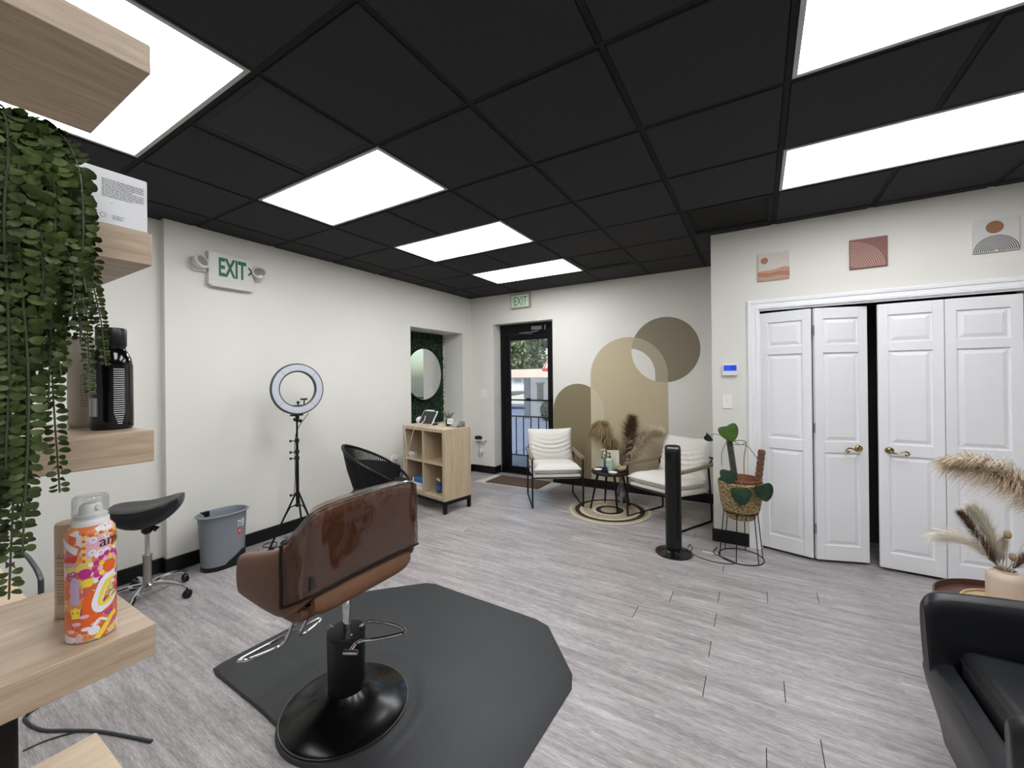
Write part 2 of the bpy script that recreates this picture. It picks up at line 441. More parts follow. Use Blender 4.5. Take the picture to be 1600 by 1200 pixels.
# painted wall mural : arches and disc in flat paint
MUR1=M('mural_olive_paint','857a5d',.6,var=(3,.02)); MUR2=M('mural_sand_paint','c1b394',.6,var=(3,.02))
MUR3=M('mural_taupe_paint','877d69',.6,var=(3,.02)); MUR4=M('mural_pale_taupe_paint','a89f8c',.6,var=(3,.02)); MUR5=M('mural_light_sand_paint','cabfa4',.6,var=(3,.02))
mt=thing('wall_mural','painted mural of tan arches and a taupe disc on the back wall','mural',(0,YB,0))
zb=.112
def archp(xl,xr,top,n=28):
    r=(xr-xl)/2; return [(xl,zb)]+[((xl+xr)/2-r*cos(PI*i/n),top-r+r*sin(PI*i/n)) for i in range(n+1)]+[(xr,zb)]
def flat(name,poly,mat,d):
    m=MB(); m.prism(poly,'y',-d,-.0001); obj(name,m,mat,mt,smooth=False)
A1=(-2.427,-1.708,1.365); A2=(-1.884,-.918,1.949); A3=(-1.71,-1.065,1.805); DC=(-.955,1.772,.392)
def inside_arch(x,z,a):
    r=(a[1]-a[0])/2; c=(a[0]+a[1])/2; zc=a[2]-r
    if z<zc: return a[0]<=x<=a[1]
    return (x-c)**2+(z-zc)**2<=r*r
def clip_scan(test,x0,x1,z0,z1,n=150):
    """outline of a convex-ish region by horizontal scan lines"""
    left=[];right=[]
    for i in range(n+1):
        z=z0+(z1-z0)*i/n; xs=[x0+(x1-x0)*k/900 for k in range(901)]
        ins=[x for x in xs if test(x,z)]
        if ins: left.append((ins[0],z)); right.append((ins[-1],z))
    return right+left[::-1]
disc=lambda x,z:(x-DC[0])**2+(z-DC[1])**2<=DC[2]**2
flat('small_arch',archp(*A1),MUR1,.0008)
flat('tall_arch',archp(*A2),MUR2,.0012)
flat('small_arch_overlap',clip_scan(lambda x,z:inside_arch(x,z,A1) and inside_arch(x,z,A2),-1.9,-1.7,zb,1.4),MUR5,.0016)
flat('disc',[(DC[0]+DC[2]*cos(2*PI*i/72),DC[1]+DC[2]*sin(2*PI*i/72)) for i in range(72)],MUR3,.0020)
flat('disc_overlap',clip_scan(lambda x,z:disc(x,z) and inside_arch(x,z,A2),-1.4,-.9,1.36,2.0),MUR4,.0024)
flat('white_lens',clip_scan(lambda x,z:disc(x,z) and inside_arch(x,z,A3),-1.4,-1.0,1.36,1.9),WALL,.0028)
# ------------------------------------------------------------------ front door
FR=M('door_frame_black','08080a',.35,metal=.4,spec=.5)
dr=bpy.data.objects.new('door_1',None); link(dr); dr.location=(0,YB+.18,0); struct(dr)
m=MB(); gx0,gx1=-3.24,-2.60
m.box(DX0+.012,0,0,DX0+.07,.06,DZ); m.box(DX1-.07,0,0,DX1-.012,.06,DZ); m.box(DX0+.012,-.002,2.11,DX1-.012,.058,DZ); m.box(DX0+.012,-.02,0,DX1-.012,.08,.02)
obj('frame',m,FR,dr,bevel=.003,seg=1,smooth=False)
m=MB(); m.box(DX0+.073,.006,.022,gx0,.05,2.107); m.box(gx1,.006,.022,DX1-.073,.05,2.107); m.box(gx0,.006,.022,gx1,.05,.112); m.box(gx0,.006,2.017,gx1,.05,2.107)
lf=obj('leaf',m,FR,dr,bevel=.003,seg=1,smooth=False)
m=MB(); m.box(gx0,.024,.112,gx1,.03,2.017); obj('pane',m,GLASSP,lf,smooth=False)
m=MB(); m.tube([(gx0-.05,-.035,1.12),(gx1+.05,-.035,1.12)],.011,8); m.box(gx0-.05,-.035,1.105,gx0-.03,.006,1.135); m.box(gx1+.03,-.035,1.105,gx1+.05,.006,1.135)
m.box(-2.93,-.045,1.105,-2.87,-.02,1.15)
obj('push_bar',m,FR,lf,bevel=.002,seg=1)
m=MB(); m.box(-2.83,-.06,2.15,-2.66,-.004,2.205); m.tube([(-2.70,-.05,2.14),(-2.80,-.1,2.115),(-3.0,-.11,2.112)],.008,6); m.tube([(-3.0,-.11,2.112),(-2.98,-.03,2.115),(-2.85,0,2.10)],.007,6)
m.box(-2.62,-.055,2.145,-2.60,-.004,2.215)
obj('door_closer',m,M('dark_steel','77777a',.35,metal=.6),dr,bevel=.002,seg=1)
# ------------------------------------------------------------------ closet: casing + four bifold leaves
m=MB()
prof=[(0,0),(.012,-.004),(.016,-.016),(.03,-.018),(.034,-.012),(.06,-.012),(.064,-.02),(.082,-.022),(.092,-.014),(.092,0)]
def casing(m,x0,x1,z1):
    # profile runs from opening edge outward; mitred at the top corners
    rings=[]
    for (cx,sgn,top) in ((x0,-1,0),(x0,-1,1),(x1,1,1),(x1,1,0)):
        rings.append([(cx+sgn*a,YC+b,(z1+a) if top else 0.0) for a,b in prof])
    m.loft(rings,cyc=True)
casing(m,CX0+.005,CX1-.005,1.988)
struct(obj('trim_2',m,TRIMW,smooth=False))
def leaf_mesh(w,h,t=.034):
    """raised-panel leaf in local x 0..w, z 0..h, front face at y=-t/2"""
    m=MB(); st=.058; rails=[0,.125,.853,.925,1.62,1.678,1.885,h]  # bottom rail, lower panel, mid rail, upper panel, rail, top panel, top rail
    rails=[0,.115,.83,.915,1.60,1.665,1.865,h]
    m.box(0,-t/2,0,st,t/2,h); m.box(w-st,-t/2,0,w,t/2,h)
    for a,b in ((0,1),(2,3),(4,5),(6,7)): m.box(st,-t/2,rails[a],w-st,t/2,rails[b])
    for a,b in ((1,2),(3,4),(5,6)):
        z0,z1=rails[a],rails[b]; x0,x1=st,w-st
        for sg in (-1,1):
            yo=sg*(t/2-.011); yr=sg*(t/2-.003)
            P=[(x0,yo,z0),(x1,yo,z0),(x1,yo,z1),(x0,yo,z1)]
            e1=.012; e2=.036
            Q=[(x0+e1,yo,z0+e1),(x1-e1,yo,z0+e1),(x1-e1,yo,z1-e1),(x0+e1,yo,z1-e1)]
            S=[(x0+e2,yr,z0+e2),(x1-e2,yr,z0+e2),(x1-e2,yr,z1-e2),(x0+e2,yr,z1-e2)]
            m.add(P+Q+S,[(0,1,5,4),(1,2,6,5),(2,3,7,6),(3,0,4,7),(4,5,9,8),(5,6,10,9),(6,7,11,10),(7,4,8,11),(8,9,10,11)])
    return m
LH=1.948
def handle(parent,x,z,mir,mt):
    """scroll lever on a rosette"""
    m=MB(); y0=-.017
    pr=[(.001,-.012),(.014,-.012),(.022,-.006),(.024,0)]
    vs=[];fs=[]
    for r,yy in pr:
        for j in range(20):
            w=2*PI*j/20; vs.append((x+r*1.15*cos(w),y0+yy,z+r*sin(w)))
    for i in range(len(pr)-1):
        for j in range(20): fs.append((i*20+j,i*20+(j+1)%20,(i+1)*20+(j+1)%20,(i+1)*20+j))
    m.add(vs,fs)
    s=mir
    m.tube(spline([(x,y0-.01,z),(x,y0-.035,z-.002),(x+s*.012,y0-.04,z-.010),(x+s*.035,y0-.038,z-.012),(x+s*.062,y0-.036,z+.002),(x+s*.085,y0-.036,z+.003),(x+s*.098,y0-.036,z-.008),(x+s*.096,y0-.036,z-.021),(x+s*.084,y0-.036,z-.024),(x+s*.079,y0-.036,z-.015)],6),.0055,8)
    obj('handle',m,mt,parent)
def bifold(name,pts,hx):
    """pts: three floor points (outer jamb, hinge, leading edge)"""
    d=bpy.data.objects.new(name,None); link(d); struct(d); d.location=(0,0,.022)
    for n,(a,b) in enumerate(((pts[0],pts[1]),(pts[1],pts[2]))):
        a=Vector((*a,0)); b=Vector((*b,0)); dv=b-a; w=dv.length-(.014 if n==0 else .002)
        o=obj('leaf',leaf_mesh(w,LH),DOORW,d,bevel=.002,seg=1,smooth=False,loc=tuple(a),rot=(0,0,math.atan2(dv.y,dv.x)))
        if hx and hx[0]==n: handle(o,w-.065 if hx[1]<0 else .065 if hx[2] else w-.065,.868,hx[1],hx[3])
    if hx:
        pass
    return d
yd=YC+.035
d1=bifold('door_2',[(.018,yd+.012),(.372,YC-.05),(.706,yd+.03)],(1,-1,False,BRASS))
# right pair stands almost flat; its leading edge is on the left
d2=bpy.data.objects.new('door_3',None); link(d2); struct(d2); d2.location=(0,0,.022)
A=Vector((.762,YC+.028,0)); B=Vector((1.114,YC+.018,0)); C_=Vector((1.486,YC+.035,0))
for n,(a,b) in enumerate(((A,B),(B,C_))):
    dv=b-a; w=dv.length-.003
    o=obj('leaf',leaf_mesh(w,LH),DOORW,d2,bevel=.002,seg=1,smooth=False,loc=tuple(a),rot=(0,0,math.atan2(dv.y,dv.x)))
    if n==0: handle(o,.058,.868,1,BRONZE)
for z in (.2,.98,1.74):
    m=MB(); m.tube([(.371,YC-.069,z),(.371,YC-.069,z+.075)],.006,8); obj('hinge',m,STEEL,d1)
# ================================================================== signs & wall devices
GREEN=M('exit_green','1f6b4a',.5); LAMPW=M('sign_housing','d9d8d2',.45,var=(8,.02)); LENSM=glassy('lamp_lens',(225,225,222),.15,.15); REFL=M('reflector','c9c9c9',.15,metal=.9,var=None)
def exit_text(parent,body,mtx,size,sx): return text_mesh('lettering',body,size,GREEN,parent,mtx,.0012,sx)
# emergency combo on the left wall, faces +X ; local x runs along -? use world-aligned parts
t=thing('exit_sign','white green lettered EXIT sign with arrow and two emergency lamp heads on left wall','exit sign',(XL,1.73,2.37))
m=MB(); m.box(0,-.172,-.128,.052,.172,.14); obj('housing',m,LAMPW,t,bevel=.0015)
m=MB(); m.box(0,-.155,-.14,.06,.16,-.128); m.box(.052,-.17,-.085,.0545,.17,-.082); obj('bottom_rim',m,LAMPW,t,bevel=.002)
for q in ((-.27,-.172),(.172,.255)):
    m=MB(); m.box(0,q[0],-.035,.024,q[1],.05); obj('bracket',m,LAMPW,t,bevel=.008)
mt=Matrix(((0,0,1,.0525),(1,0,0,-.104),(0,1,0,-.044),(0,0,0,1)))
text_mesh('lettering','EXIT',.208,GREEN,t,mt,.0012,.50,off=.006)
m=MB()
for sg in (1,-1):
    a=Vector((.0528,.128,.032+sg*.034)); b=Vector((.0528,.158,.032)); d=(b-a).normalized(); nrm=Vector((0,-d.z,d.y))*.006
    m.add([a-nrm,a+nrm,b+nrm,b-nrm],[(0,1,2,3)])
    m.add([p+Vector((.001,0,0)) for p in (a-nrm,a+nrm,b+nrm,b-nrm)],[(0,1,2,3)])
obj('arrow',m,M('arrow_green_black','233a30',.5),t,smooth=False)
for yy,s in ((-.235,-1),(.215,1)):
    m=MB(); R0=[(.014,-.05),(.04,-.032),(.055,0),(.06,.022),(.055,.028)]
    q=Matrix.Translation((.062,yy,.03))@Matrix.Rotation(R(20)*s*-1,4,'Z')@Matrix.Rotation(R(70),4,'Y')
    mm=MB(); mm.lathe(R0,20); m.add([q@Vector(p) for p in mm.v],mm.f)
    h=obj('lamp_head',m,LAMPW,t)
    m=MB(); mm=MB(); mm.lathe([(.052,.025),(.03,.033),(.001,.036)],20,caps=False); m.add([q@Vector(p) for p in mm.v],mm.f); obj('lens',m,LENSM,h)
    m=MB(); mm=MB(); mm.lathe([(.044,.020),(.03,.006),(.01,-.005),(.001,-.006)],20,caps=False); m.add([q@Vector(p) for p in mm.v],mm.f); obj('reflector',m,REFL,h)
# small exit sign above the front door
t=thing('exit_sign','small plain EXIT sign with green letters above the front door','exit sign',(-2.917,YB,2.56))
m=MB(); m.box(-.158,-.05,-.1,.158,0,.1); obj('housing',m,M('aged_sign_housing','b9aa94',.5,var=(8,.03)),t,bevel=.005)
m=MB(); m.box(-.142,-.0525,-.086,.142,-.0495,.086); obj('face',m,M('sign_face','e4ecdc',.4,var=(8,.02)),t,smooth=False)
m=text_mesh('lettering','EXIT',.185,M('exit_bright_green','2f9e5c',.5),t,Matrix(((1,0,0,-.103),(0,0,-1,-.053),(0,1,0,-.066),(0,0,0,1))),.001,.58)
# switches, thermostat, outlets
PLATE=M('ivory_plate','f0eee8',.4,var=(9,.02)); 
def switch(x,y,z,w,label,n=1):
    t=thing('light_switch',label,'light switch',(x,y,z)); m=MB(); m.box(-w/2,-.006,-.062,w/2,0,.062); obj('plate',m,PLATE,t,bevel=.003)
    for q in range(n):
        xx=(q-(n-1)/2)*.046; m=MB(); m.box(xx-.006,-.016,-.004,xx+.006,-.005,.014); obj('toggle',m,WHITEP,t,bevel=.002)
switch(-3.602,YB,1.216,.118,'double white light switch between the left wall corner and front door',2)
switch(-.229,YC,1.23,.078,'single ivory light switch beneath the blue thermostat')
t=thing('thermostat','white thermostat with glowing blue screen on the closet wall','thermostat',(-.206,YC+.002,1.502))
m=MB(); m.box(-.06,-.028,-.05,.06,0,.05); obj('body',m,WHITEP,t,bevel=.006)
m=MB(); m.box(-.048,-.0295,-.008,.05,-.0275,.04); s=obj('screen',m,emit('thermostat_blue',(40,80,215),.32),t,smooth=False)
m=MB(); 
for q in ((.012,.004,.016,.034),(.022,.004,.027,.034),(.034,.002,.044,.006),(.034,.016,.044,.02),(.034,.03,.044,.034)): m.box(q[0],-.0302,q[1],q[2],-.0292,q[3])
obj('digits',m,M('lcd_dark','14265e',.4),s,smooth=False)
def outlet(loc,rz,label):
    t=thing('wall_outlet',label,'outlet',loc,rz); m=MB(); m.box(-.038,-.006,-.06,.038,0,.06); obj('plate',m,PLATE,t,bevel=.003)
    return t
# outlet with plugged white adapter, left wall behind the rope chair (faces +X : rz=90)
t=outlet((XL,3.53,.46),R(90),'white outlet on the left wall behind the black rope chair')
t2=thing('power_adapter','bundle of white plug adapters in the outlet behind the rope chair','adapter',(XL,3.55,.47),R(90))
m=MB(); m.box(-.03,-.05,.0,.02,-.007,.045); m.box(.03,-.045,-.05,.075,-.002,0); obj('plug',m,WHITEP,t2,bevel=.004)
m=MB(); m.tube(spline([(.0,-.05,.02),(.04,-.09,.04),(.10,-.06,.02),(.16,-.05,.0),(.22,-.04,.01)],6),.003,6); m.tube(spline([(.05,-.045,-.02),(.03,-.08,-.06),(.06,-.08,-.10),(.1,-.05,-.12),(.16,-.04,-.1)],6),.003,6); obj('cord',m,WHITEP,t2)
# outlet shelf by the door
t=thing('outlet_shelf','small white shelf over the outlet left of the front door','shelf',(-3.645,YB,.5))
m=MB(); m.box(-.095,-.1,0,.09,0,.012); m.prism([(-.0,-.0),(-.085,0),(0,-.08)],'x',.05,.06); m.prism([(-.0,-.0),(-.085,0),(0,-.08)],'x',-.06,-.05); obj('bracket',m,WHITEP,t,bevel=.002,smooth=False)
m=MB(); m.box(-.035,-.007,-.24,.045,0,-.09); obj('plate',m,PLATE,t,bevel=.002)
t=thing('wireless_speaker','small round black device lying on the outlet shelf','speaker',(-3.695,YB-.05,.512))
m=MB(); m.lathe([(.002,0),(.035,.002),(.04,.02),(.038,.045),(.028,.056),(.001,.058)],20); obj('body',m,BLKPLA,t)
m=MB(); m.tube([(.037,0,.03),(.075,0,.03)],[.03,.024],14); obj('front',m,BLKPLA,t)
t=thing('plug_adapter','white plug with looping cord under the outlet shelf','adapter',(-3.63,YB-.007,.36))
m=MB(); m.box(-.02,-.05,-.045,.035,0,.03); obj('plug',m,WHITEP,t,bevel=.005)
m=MB(); m.tube(spline([(-.01,-.04,.03),(-.03,-.05,.05),(-.035,-.045,-.01),(-.045,-.04,-.07),(-.02,-.045,-.12),(.01,-.045,-.10),(.015,-.04,-.05)],6),.0035,6); obj('cord',m,M('grey_cord','77777a',.5),t)
# canvases
def canvas(x0,x1,z0,z1,label):
    t=thing('canvas_print',label,'picture',((x0+x1)/2,YC+.002,(z0+z1)/2),0,None); w=(x1-x0)/2; h=(z1-z0)/2
    return t,w,h
CREAM=M('print_cream','d5cfc6',.8,var=(6,.03)); TERRA=M('print_terracotta','b07a5c',.8,var=(6,.05)); SAND=M('print_sand','c29c84',.8,var=(7,.06)); PINK=M('print_blush','d9c6bb',.8,var=(6,.04)); ROSE=M('print_rust','8f6660',.8,var=(5,.05)); ROSEL=M('print_rust_line','c7a59b',.8); INK=M('print_ink','4a4d50',.8); OFFW=M('print_offwhite','d4d3cf',.8,var=(6,.02)); DUNE=M('print_dune','b08068',.8,var=(9,.08))
def fp(m,poly,d,k=0): m.prism(poly,'y',-d,-d+.0006,k)
t,w,h=canvas(.009,.225,2.237,2.46,'desert landscape canvas with small orange sun, leftmost above the closet')
m=MB(); m.box(-w,-.02,-h,w,0,h); obj('canvas',m,CREAM,t,bevel=.002)
m=MB(); fp(m,[(-w,-h),(w,-h),(w,-.035),(.05,-.02),(-.02,-.03),(-w,-.018)],.0206,0)
fp(m,[(-w,-h),(w,-h),(w,-.02),(.07,-.012),(.0,-.03),(-w,-.035)],.0212,1)
fp(m,[(-w,-h),(w,-h),(w,-.055),(.04,-.046),(-.03,-.055),(-w,-.045)],.0218,2)
fp(m,[(-w,-h),(w,-h),(w,-.09),(.02,-.075),(-.05,-.09),(-w,-.075)],.0224,1)
fp(m,[(w,.02),(.02,.09),(.03,.10),(w,.05)],.0205,3)
obj('landscape',m,[PINK,SAND,DUNE,PINK],t,smooth=False)
m=MB(); fp(m,[(-.063+.026*cos(2*PI*i/28),.05+.026*sin(2*PI*i/28)) for i in range(28)],.0215); obj('sun',m,TERRA,t,smooth=False)
t,w,h=canvas(.603,.819,2.248,2.468,'rust red canvas with pale concentric quarter arches, middle of three above closet')
m=MB(); m.box(-w,-.02,-h,w,0,h); obj('canvas',m,ROSE,t,bevel=.002)
def arcs(m,cx,cz,r,wd,a0,a1,d,zmin=None,xmax=None,k=0):
    n=28
    for i in range(n):
        A=a0+(a1-a0)*i/n; B=a0+(a1-a0)*(i+1)/n
        q=[(cx+(r-wd)*cos(A),cz+(r-wd)*sin(A)),(cx+r*cos(A),cz+r*sin(A)),(cx+r*cos(B),cz+r*sin(B)),(cx+(r-wd)*cos(B),cz+(r-wd)*sin(B))]
        m.prism(q,'y',-d,-d+.0006,k)
m=MB(); 
for i in range(15):
    r=.025+.0122*i
    if r<2*h-.01: arcs(m,-w+.002,-h+.006,r,.0042,0.0,PI/2,.0208)
obj('arches',m,ROSEL,t,smooth=False)
t,w,h=canvas(1.249,1.46,2.258,2.475,'white canvas with brown sun over black line arches, rightmost above closet')
m=MB(); m.box(-w,-.02,-h,w,0,h); obj('canvas',m,OFFW,t,bevel=.002)
m=MB(); 
for i in range(10): arcs(m,0,-h+.003,.104-.0096*i,.0048,0,PI,.0208)
obj('arches',m,INK,t,smooth=False)
m=MB(); fp(m,[(-.006+.041*cos(2*PI*i/36),.053+.041*sin(2*PI*i/36)) for i in range(36)],.0208); obj('sun',m,M('print_brown','9a6e52',.8),t,smooth=False)
# ================================================================== hedge & mirror in the recess
t=thing('hedge_panel','dark green artificial hedge panel lining the wall recess','hedge panel',(NX,4.39,1.45))
m=MB(); m.box(.0,-.535,-.66,.02,.50,.675); obj('backing',m,M('hedge_backing','0f1a12',.9),t,smooth=False)
m=MB(); rnd=random.Random(11)
for i in range(5200):
    y=rnd.uniform(-.535,.515); z=rnd.uniform(-.66,.68); x=rnd.uniform(.015,.055)
    a=Vector((rnd.uniform(.2,1),rnd.uniform(-1,1),rnd.uniform(-1,1))).normalized(); b=a.cross(Vector((rnd.random(),rnd.random(),rnd.random()))).normalized()
    c=a.cross(b); s=rnd.uniform(.009,.015); p=Vector((x,y,z))
    m.add([p-b*s,p+c*s*.55,p+b*s,p-c*s*.55],[(0,1,2,3)])
obj('foliage',m,HEDGE,t,smooth=False)
t=thing('round_mirror','round mirror with thin black rim hung on the green hedge panel','mirror',(NX+.06,4.42,1.52),R(90))
m=MB(); pr=[(.372,.0),(.385,.004),(.385,.02),(.372,.022),(.368,.018)]
q=Matrix.Rotation(R(90),4,'X'); mm=MB(); mm.lathe(pr,64,caps=False); m.add([q@Vector(p) for p in mm.v],mm.f); obj('frame',m,BLKMET,t)
m=MB(); mm=MB(); mm.lathe([(.371,.012),(.001,.0121)],64,caps=False); m.add([q@Vector(p) for p in mm.v],mm.f); obj('glass',m,M('mirror_silver','dfe3e2',.02,metal=1,var=None),t,smooth=False)
# ================================================================== styling chair on its mat
mp=[(-2.362,.975),(-2.372,1.02),(-2.345,1.78),(-2.30,1.88),(-2.03,2.165),(-1.965,2.19),(-1.15,2.175),(-1.06,2.15),(-.79,1.86),(-.755,1.77),(-.763,1.30),(-.80,1.20),(-1.05,.945),(-1.12,.93),(-1.37,.925)]+[(-1.56+.274*cos(a),1.155+.274*sin(a)) for a in [R(-50-8*i) for i in range(11)]]+[(-1.78,.948),(-1.9,.955),(-2.30,.96)]
t=thing('floor_mat','black rubber anti-fatigue mat beneath the brown styling chair','floor mat',(-1.56,1.55,0))
mc=[(x+1.56,y-1.55) for x,y in mp]
def inset(poly,k):
    return [(x*(1-k/ (abs(x)+abs(y)+.01)),y*(1-k/(abs(x)+abs(y)+.01))) for x,y in poly]
m=MB(); r0=[(x,y,.0005) for x,y in mc]; r1=[(x,y,.004) for x,y in mc]; ins=[(x*.935,y*.91 if y>-.55 else y+.004) for x,y in mc]; r2=[(x,y,.017) for x,y in ins]
m.loft([r0,r1,r2],caps=True); obj('mat',m,MATRUB,t,bevel=.002,seg=2)
rgs=[[((0+r*cos(a)),(-.395+r*sin(a)),z) for r,z in ((.30,.0168),(.315,.0178),(.345,.0178),(.36,.0168))] for a in [R(-22+i*6) for i in range(38)]]
m=MB(); m.loft(rgs,cyc=False,caps=False); obj('base_ring',m,M('mat_worn_ring','333436',.42,bmp=(200,.1,.0006)),t)
sc=thing('styling_chair','brown leatherette salon chair with clear plastic back cover on black mat','salon chair',(-1.545,1.165,.0175),0)
# base, pump
m=MB(); m.lathe([(.252,0),(.260,.003),(.262,.011),(.252,.017),(.21,.03),(.155,.05),(.11,.076),(.088,.098)],56,c=(-.017,-.008,0)); obj('base_disc',m,M('black_gloss_metal','09090a',.22,metal=.2,var=(4,.1),spec=.6),sc)
m=MB(); m.lathe([(.259,.007),(.2645,.007),(.2645,.0095),(.259,.0095)],56,c=(-.017,-.008,0),caps=False); obj('base_trim',m,STEEL,sc)
m=MB(); m.lathe([(.070,.085),(.076,.1),(.079,.32),(.081,.335),(.078,.341),(.03,.343)],40,c=(-.008,-.012,0)); obj('pump_housing',m,M('pump_black','101011',.4,var=(5,.1)),sc)
m=MB(); m.lathe([(.018,.34),(.018,.52)],20,c=(-.004,-.01,0)); obj('piston',m,CHROME,sc)
m=MB(); m.ball((.05,-.03,.345),.006,8,6); obj('bolt',m,CHROME,sc)
# lever
LZ=.345
m=MB(); m.tube(spline([(.155,-.12,.36),(.15,-.07,.372),(.20,-.02,.372),(.255,.06,.368),(.24,.085,.37),(.16,.075,.375),(.06,.06,.36),(.03,.03,.34)],7),.0065,8); m.tube([(.135,-.13,.358),(.185,-.105,.36)],.010,10)
obj('pump_lever',m,CHROME,sc)
m=MB(); m.tube([(-.10,-.03,.33),(-.06,-.03,.33)],.012,10); obj('lever_stub',m,STEEL,sc)
# footrest loop
m=MB(); fz=.195
m.tube(spline([(-.10,-.09,.505),(-.22,-.09,.42),(-.335,-.085,.24),(-.36,-.09,fz+.015),(-.375,-.115,fz),(-.405,-.22,fz),(-.425,-.236,fz),(-.438,-.22,fz),(-.425,.09,fz),(-.418,.125,fz),(-.40,.128,fz),(-.385,.1,fz),(-.365,.02,fz),(-.36,-.005,fz+.012),(-.335,-.012,.24),(-.22,0,.42),(-.10,.0,.505)],7),.0078,10)
obj('footrest',m,CHROME,sc)
# shell
OUT=[(-.285,-.325),(-.16,-.332),(.0,-.332),(.055,-.325),(.105,-.298),(.14,-.262),(.157,-.2),(.162,-.1),(.163,0)]
TOP=[.725,.755,.80,.825,.875,.925,.945,.952,.955]
BOT=[.560,.556,.548,.555,.585,.625,.65,.652,.652]
OUT=OUT+[(x,-y) for x,y in OUT[-2::-1]]; TOP=TOP+TOP[-2::-1]; BOT=BOT+BOT[-2::-1]
def normals(path):
    o=[]
    for i in range(len(path)):
        a=path[max(0,i-1)]; b=path[min(len(path)-1,i+1)]; d=Vector((b[0]-a[0],b[1]-a[1])).normalized(); o.append(Vector((d.y,-d.x)))
    return o
NR=normals(OUT); TH=.062
def mixr(a,b,t): return [tuple(p+(q-p)*t for p,q in zip(A_,B_)) for A_,B_ in zip(a,b)]
OUT0,TOP0,BOT0=OUT,TOP,BOT
rings=[]
for (x,y),n,zt,zb_ in zip(OUT,NR,TOP,BOT):
    ix,iy=x-n.x*TH,y-n.y*TH
    lean=.0
    rings.append([(x-n.x*.01,y-n.y*.01,zb_),(x,y,zb_+.02),(x+n.x*.004,y+n.y*.004,(zt+zb_)/2),(x,y,zt-.02),(x-n.x*.012,y-n.y*.012,zt),(ix+n.x*.012,iy+n.y*.012,zt),(ix,iy,zt-.02),(ix,iy,zb_+.02),(ix+n.x*.01,iy+n.y*.01,zb_)])
rings=[rings[0],mixr(rings[0],rings[1],.1)]+rings[1:-1]+[mixr(rings[-1],rings[-2],.1),rings[-1]]
m=MB(); m.loft(rings); obj('backrest',m,LEATHER,sc,sub=2,bevel=0)
m=MB(); m.cushion(.44,.53,.115,c=(-.115,0,.592),n=16,p=8,q=.3,pinch=.0); obj('seat',m,LEATHER,sc)
m=MB()
pr=[(-.26,.53),(-.28,.545),(-.28,.575),(-.26,.585),(.06,.585),(.09,.56),(.08,.53),(.03,.507),(-.2,.507)]
m.prism(pr,'y',-.275,.275); obj('seat_pan',m,LEATHER,sc,bevel=.018,seg=3)
# rounded bolster showing under the back cover
m=MB(); rg=[]
for i in range(17):
    y=-.245+.49*i/16; e=1-abs((i-8)/8)**8*.35
    rg.append([(.095+.052*e*cos(a)*1.0,y,.592+.058*e*sin(a)) for a in [2*PI*j/16 for j in range(16)]])
m.loft(rg); obj('seat_bolster',m,M('brown_leatherette_light','7a563f',.42,var=(9,.1),bmp=(380,.16,.0008)),sc)
# clear cover with dark binding
COVER=glassy('clear_vinyl_cover',(228,212,204),.09,.07,bmp=(3.2,.9,.03,(1,1,.5)))
k0=3; k1=len(OUT)-4
seg=[]
def dense(path):
    return path
rings=[]; nz=14
PTS=spline([(OUT[i][0],OUT[i][1],0) for i in range(k0,k1+1)],5); CB=[0,0,0,.605,.625,.645,.658,.664,.666]; CB=CB+CB[-2::-1]
ZT=spline([(TOP[i],CB[i],0) for i in range(k0,k1+1)],5)
pn=normals([(p.x,p.y) for p in PTS]); rnd=random.Random(4)
binding=[];toproll=[];e0=[];e1=[]
for i,(p,n,zz) in enumerate(zip(PTS,pn,ZT)):
    ring=[]
    for j in range(nz+1):
        f=j/nz; z=zz.y+.004+(zz.x+.012-(zz.y+.004))*f
        off=.009+.004*mnoise.noise(Vector((i*.35,f*2.2,0)))+.003*mnoise.noise(Vector((i*.9,f*5,3)))
        if j>nz-2: off-=.002
        ring.append((p.x+n.x*off,p.y+n.y*off,z))
    binding.append(ring[0]); toproll.append(Vector((p.x-n.x*.012,p.y-n.y*.012,zz.x+.012)))
    if i==0: e0=list(ring)
    e1=list(ring)
    for f in (.3,.7,1): ring.append((p.x+n.x*(.006-f*(TH+.01)),p.y+n.y*(.006-f*(TH+.01)),zz.x+.014))
    ring.append((p.x-n.x*(TH+.006),p.y-n.y*(TH+.006),zz.x-.08))
    rings.append(ring)
m=MB(); m.loft(rings,cyc=False,caps=False); cv=obj('plastic_cover',m,COVER,sc)
BIND=M('cover_binding','160c08',.5)
m=MB(); m.tube(binding,.0055,6); m.tube(e0,.007,6); m.tube(e1,.004,6); obj('binding',m,BIND,cv)
m=MB(); m.tube(toproll[2:-2],.009,8,flat=1); obj('rolled_edge',m,glassy('ceiling_lit_vinyl',(214,208,200),.30,.2),cv)  # whiter top edge: ceiling light on the fold put into its material
m=MB(); 
pv=PTS[9]; nv=pn[9]
m.add([(pv.x+nv.x*.013-.0,pv.y-.012,.668),(pv.x+nv.x*.013,pv.y+.020,.672),(pv.x+nv.x*.013,pv.y+.012,.712),(pv.x+nv.x*.013,pv.y-.010,.716)],[(0,1,2,3)])
obj('vent_slot',m,BIND,cv,smooth=False)
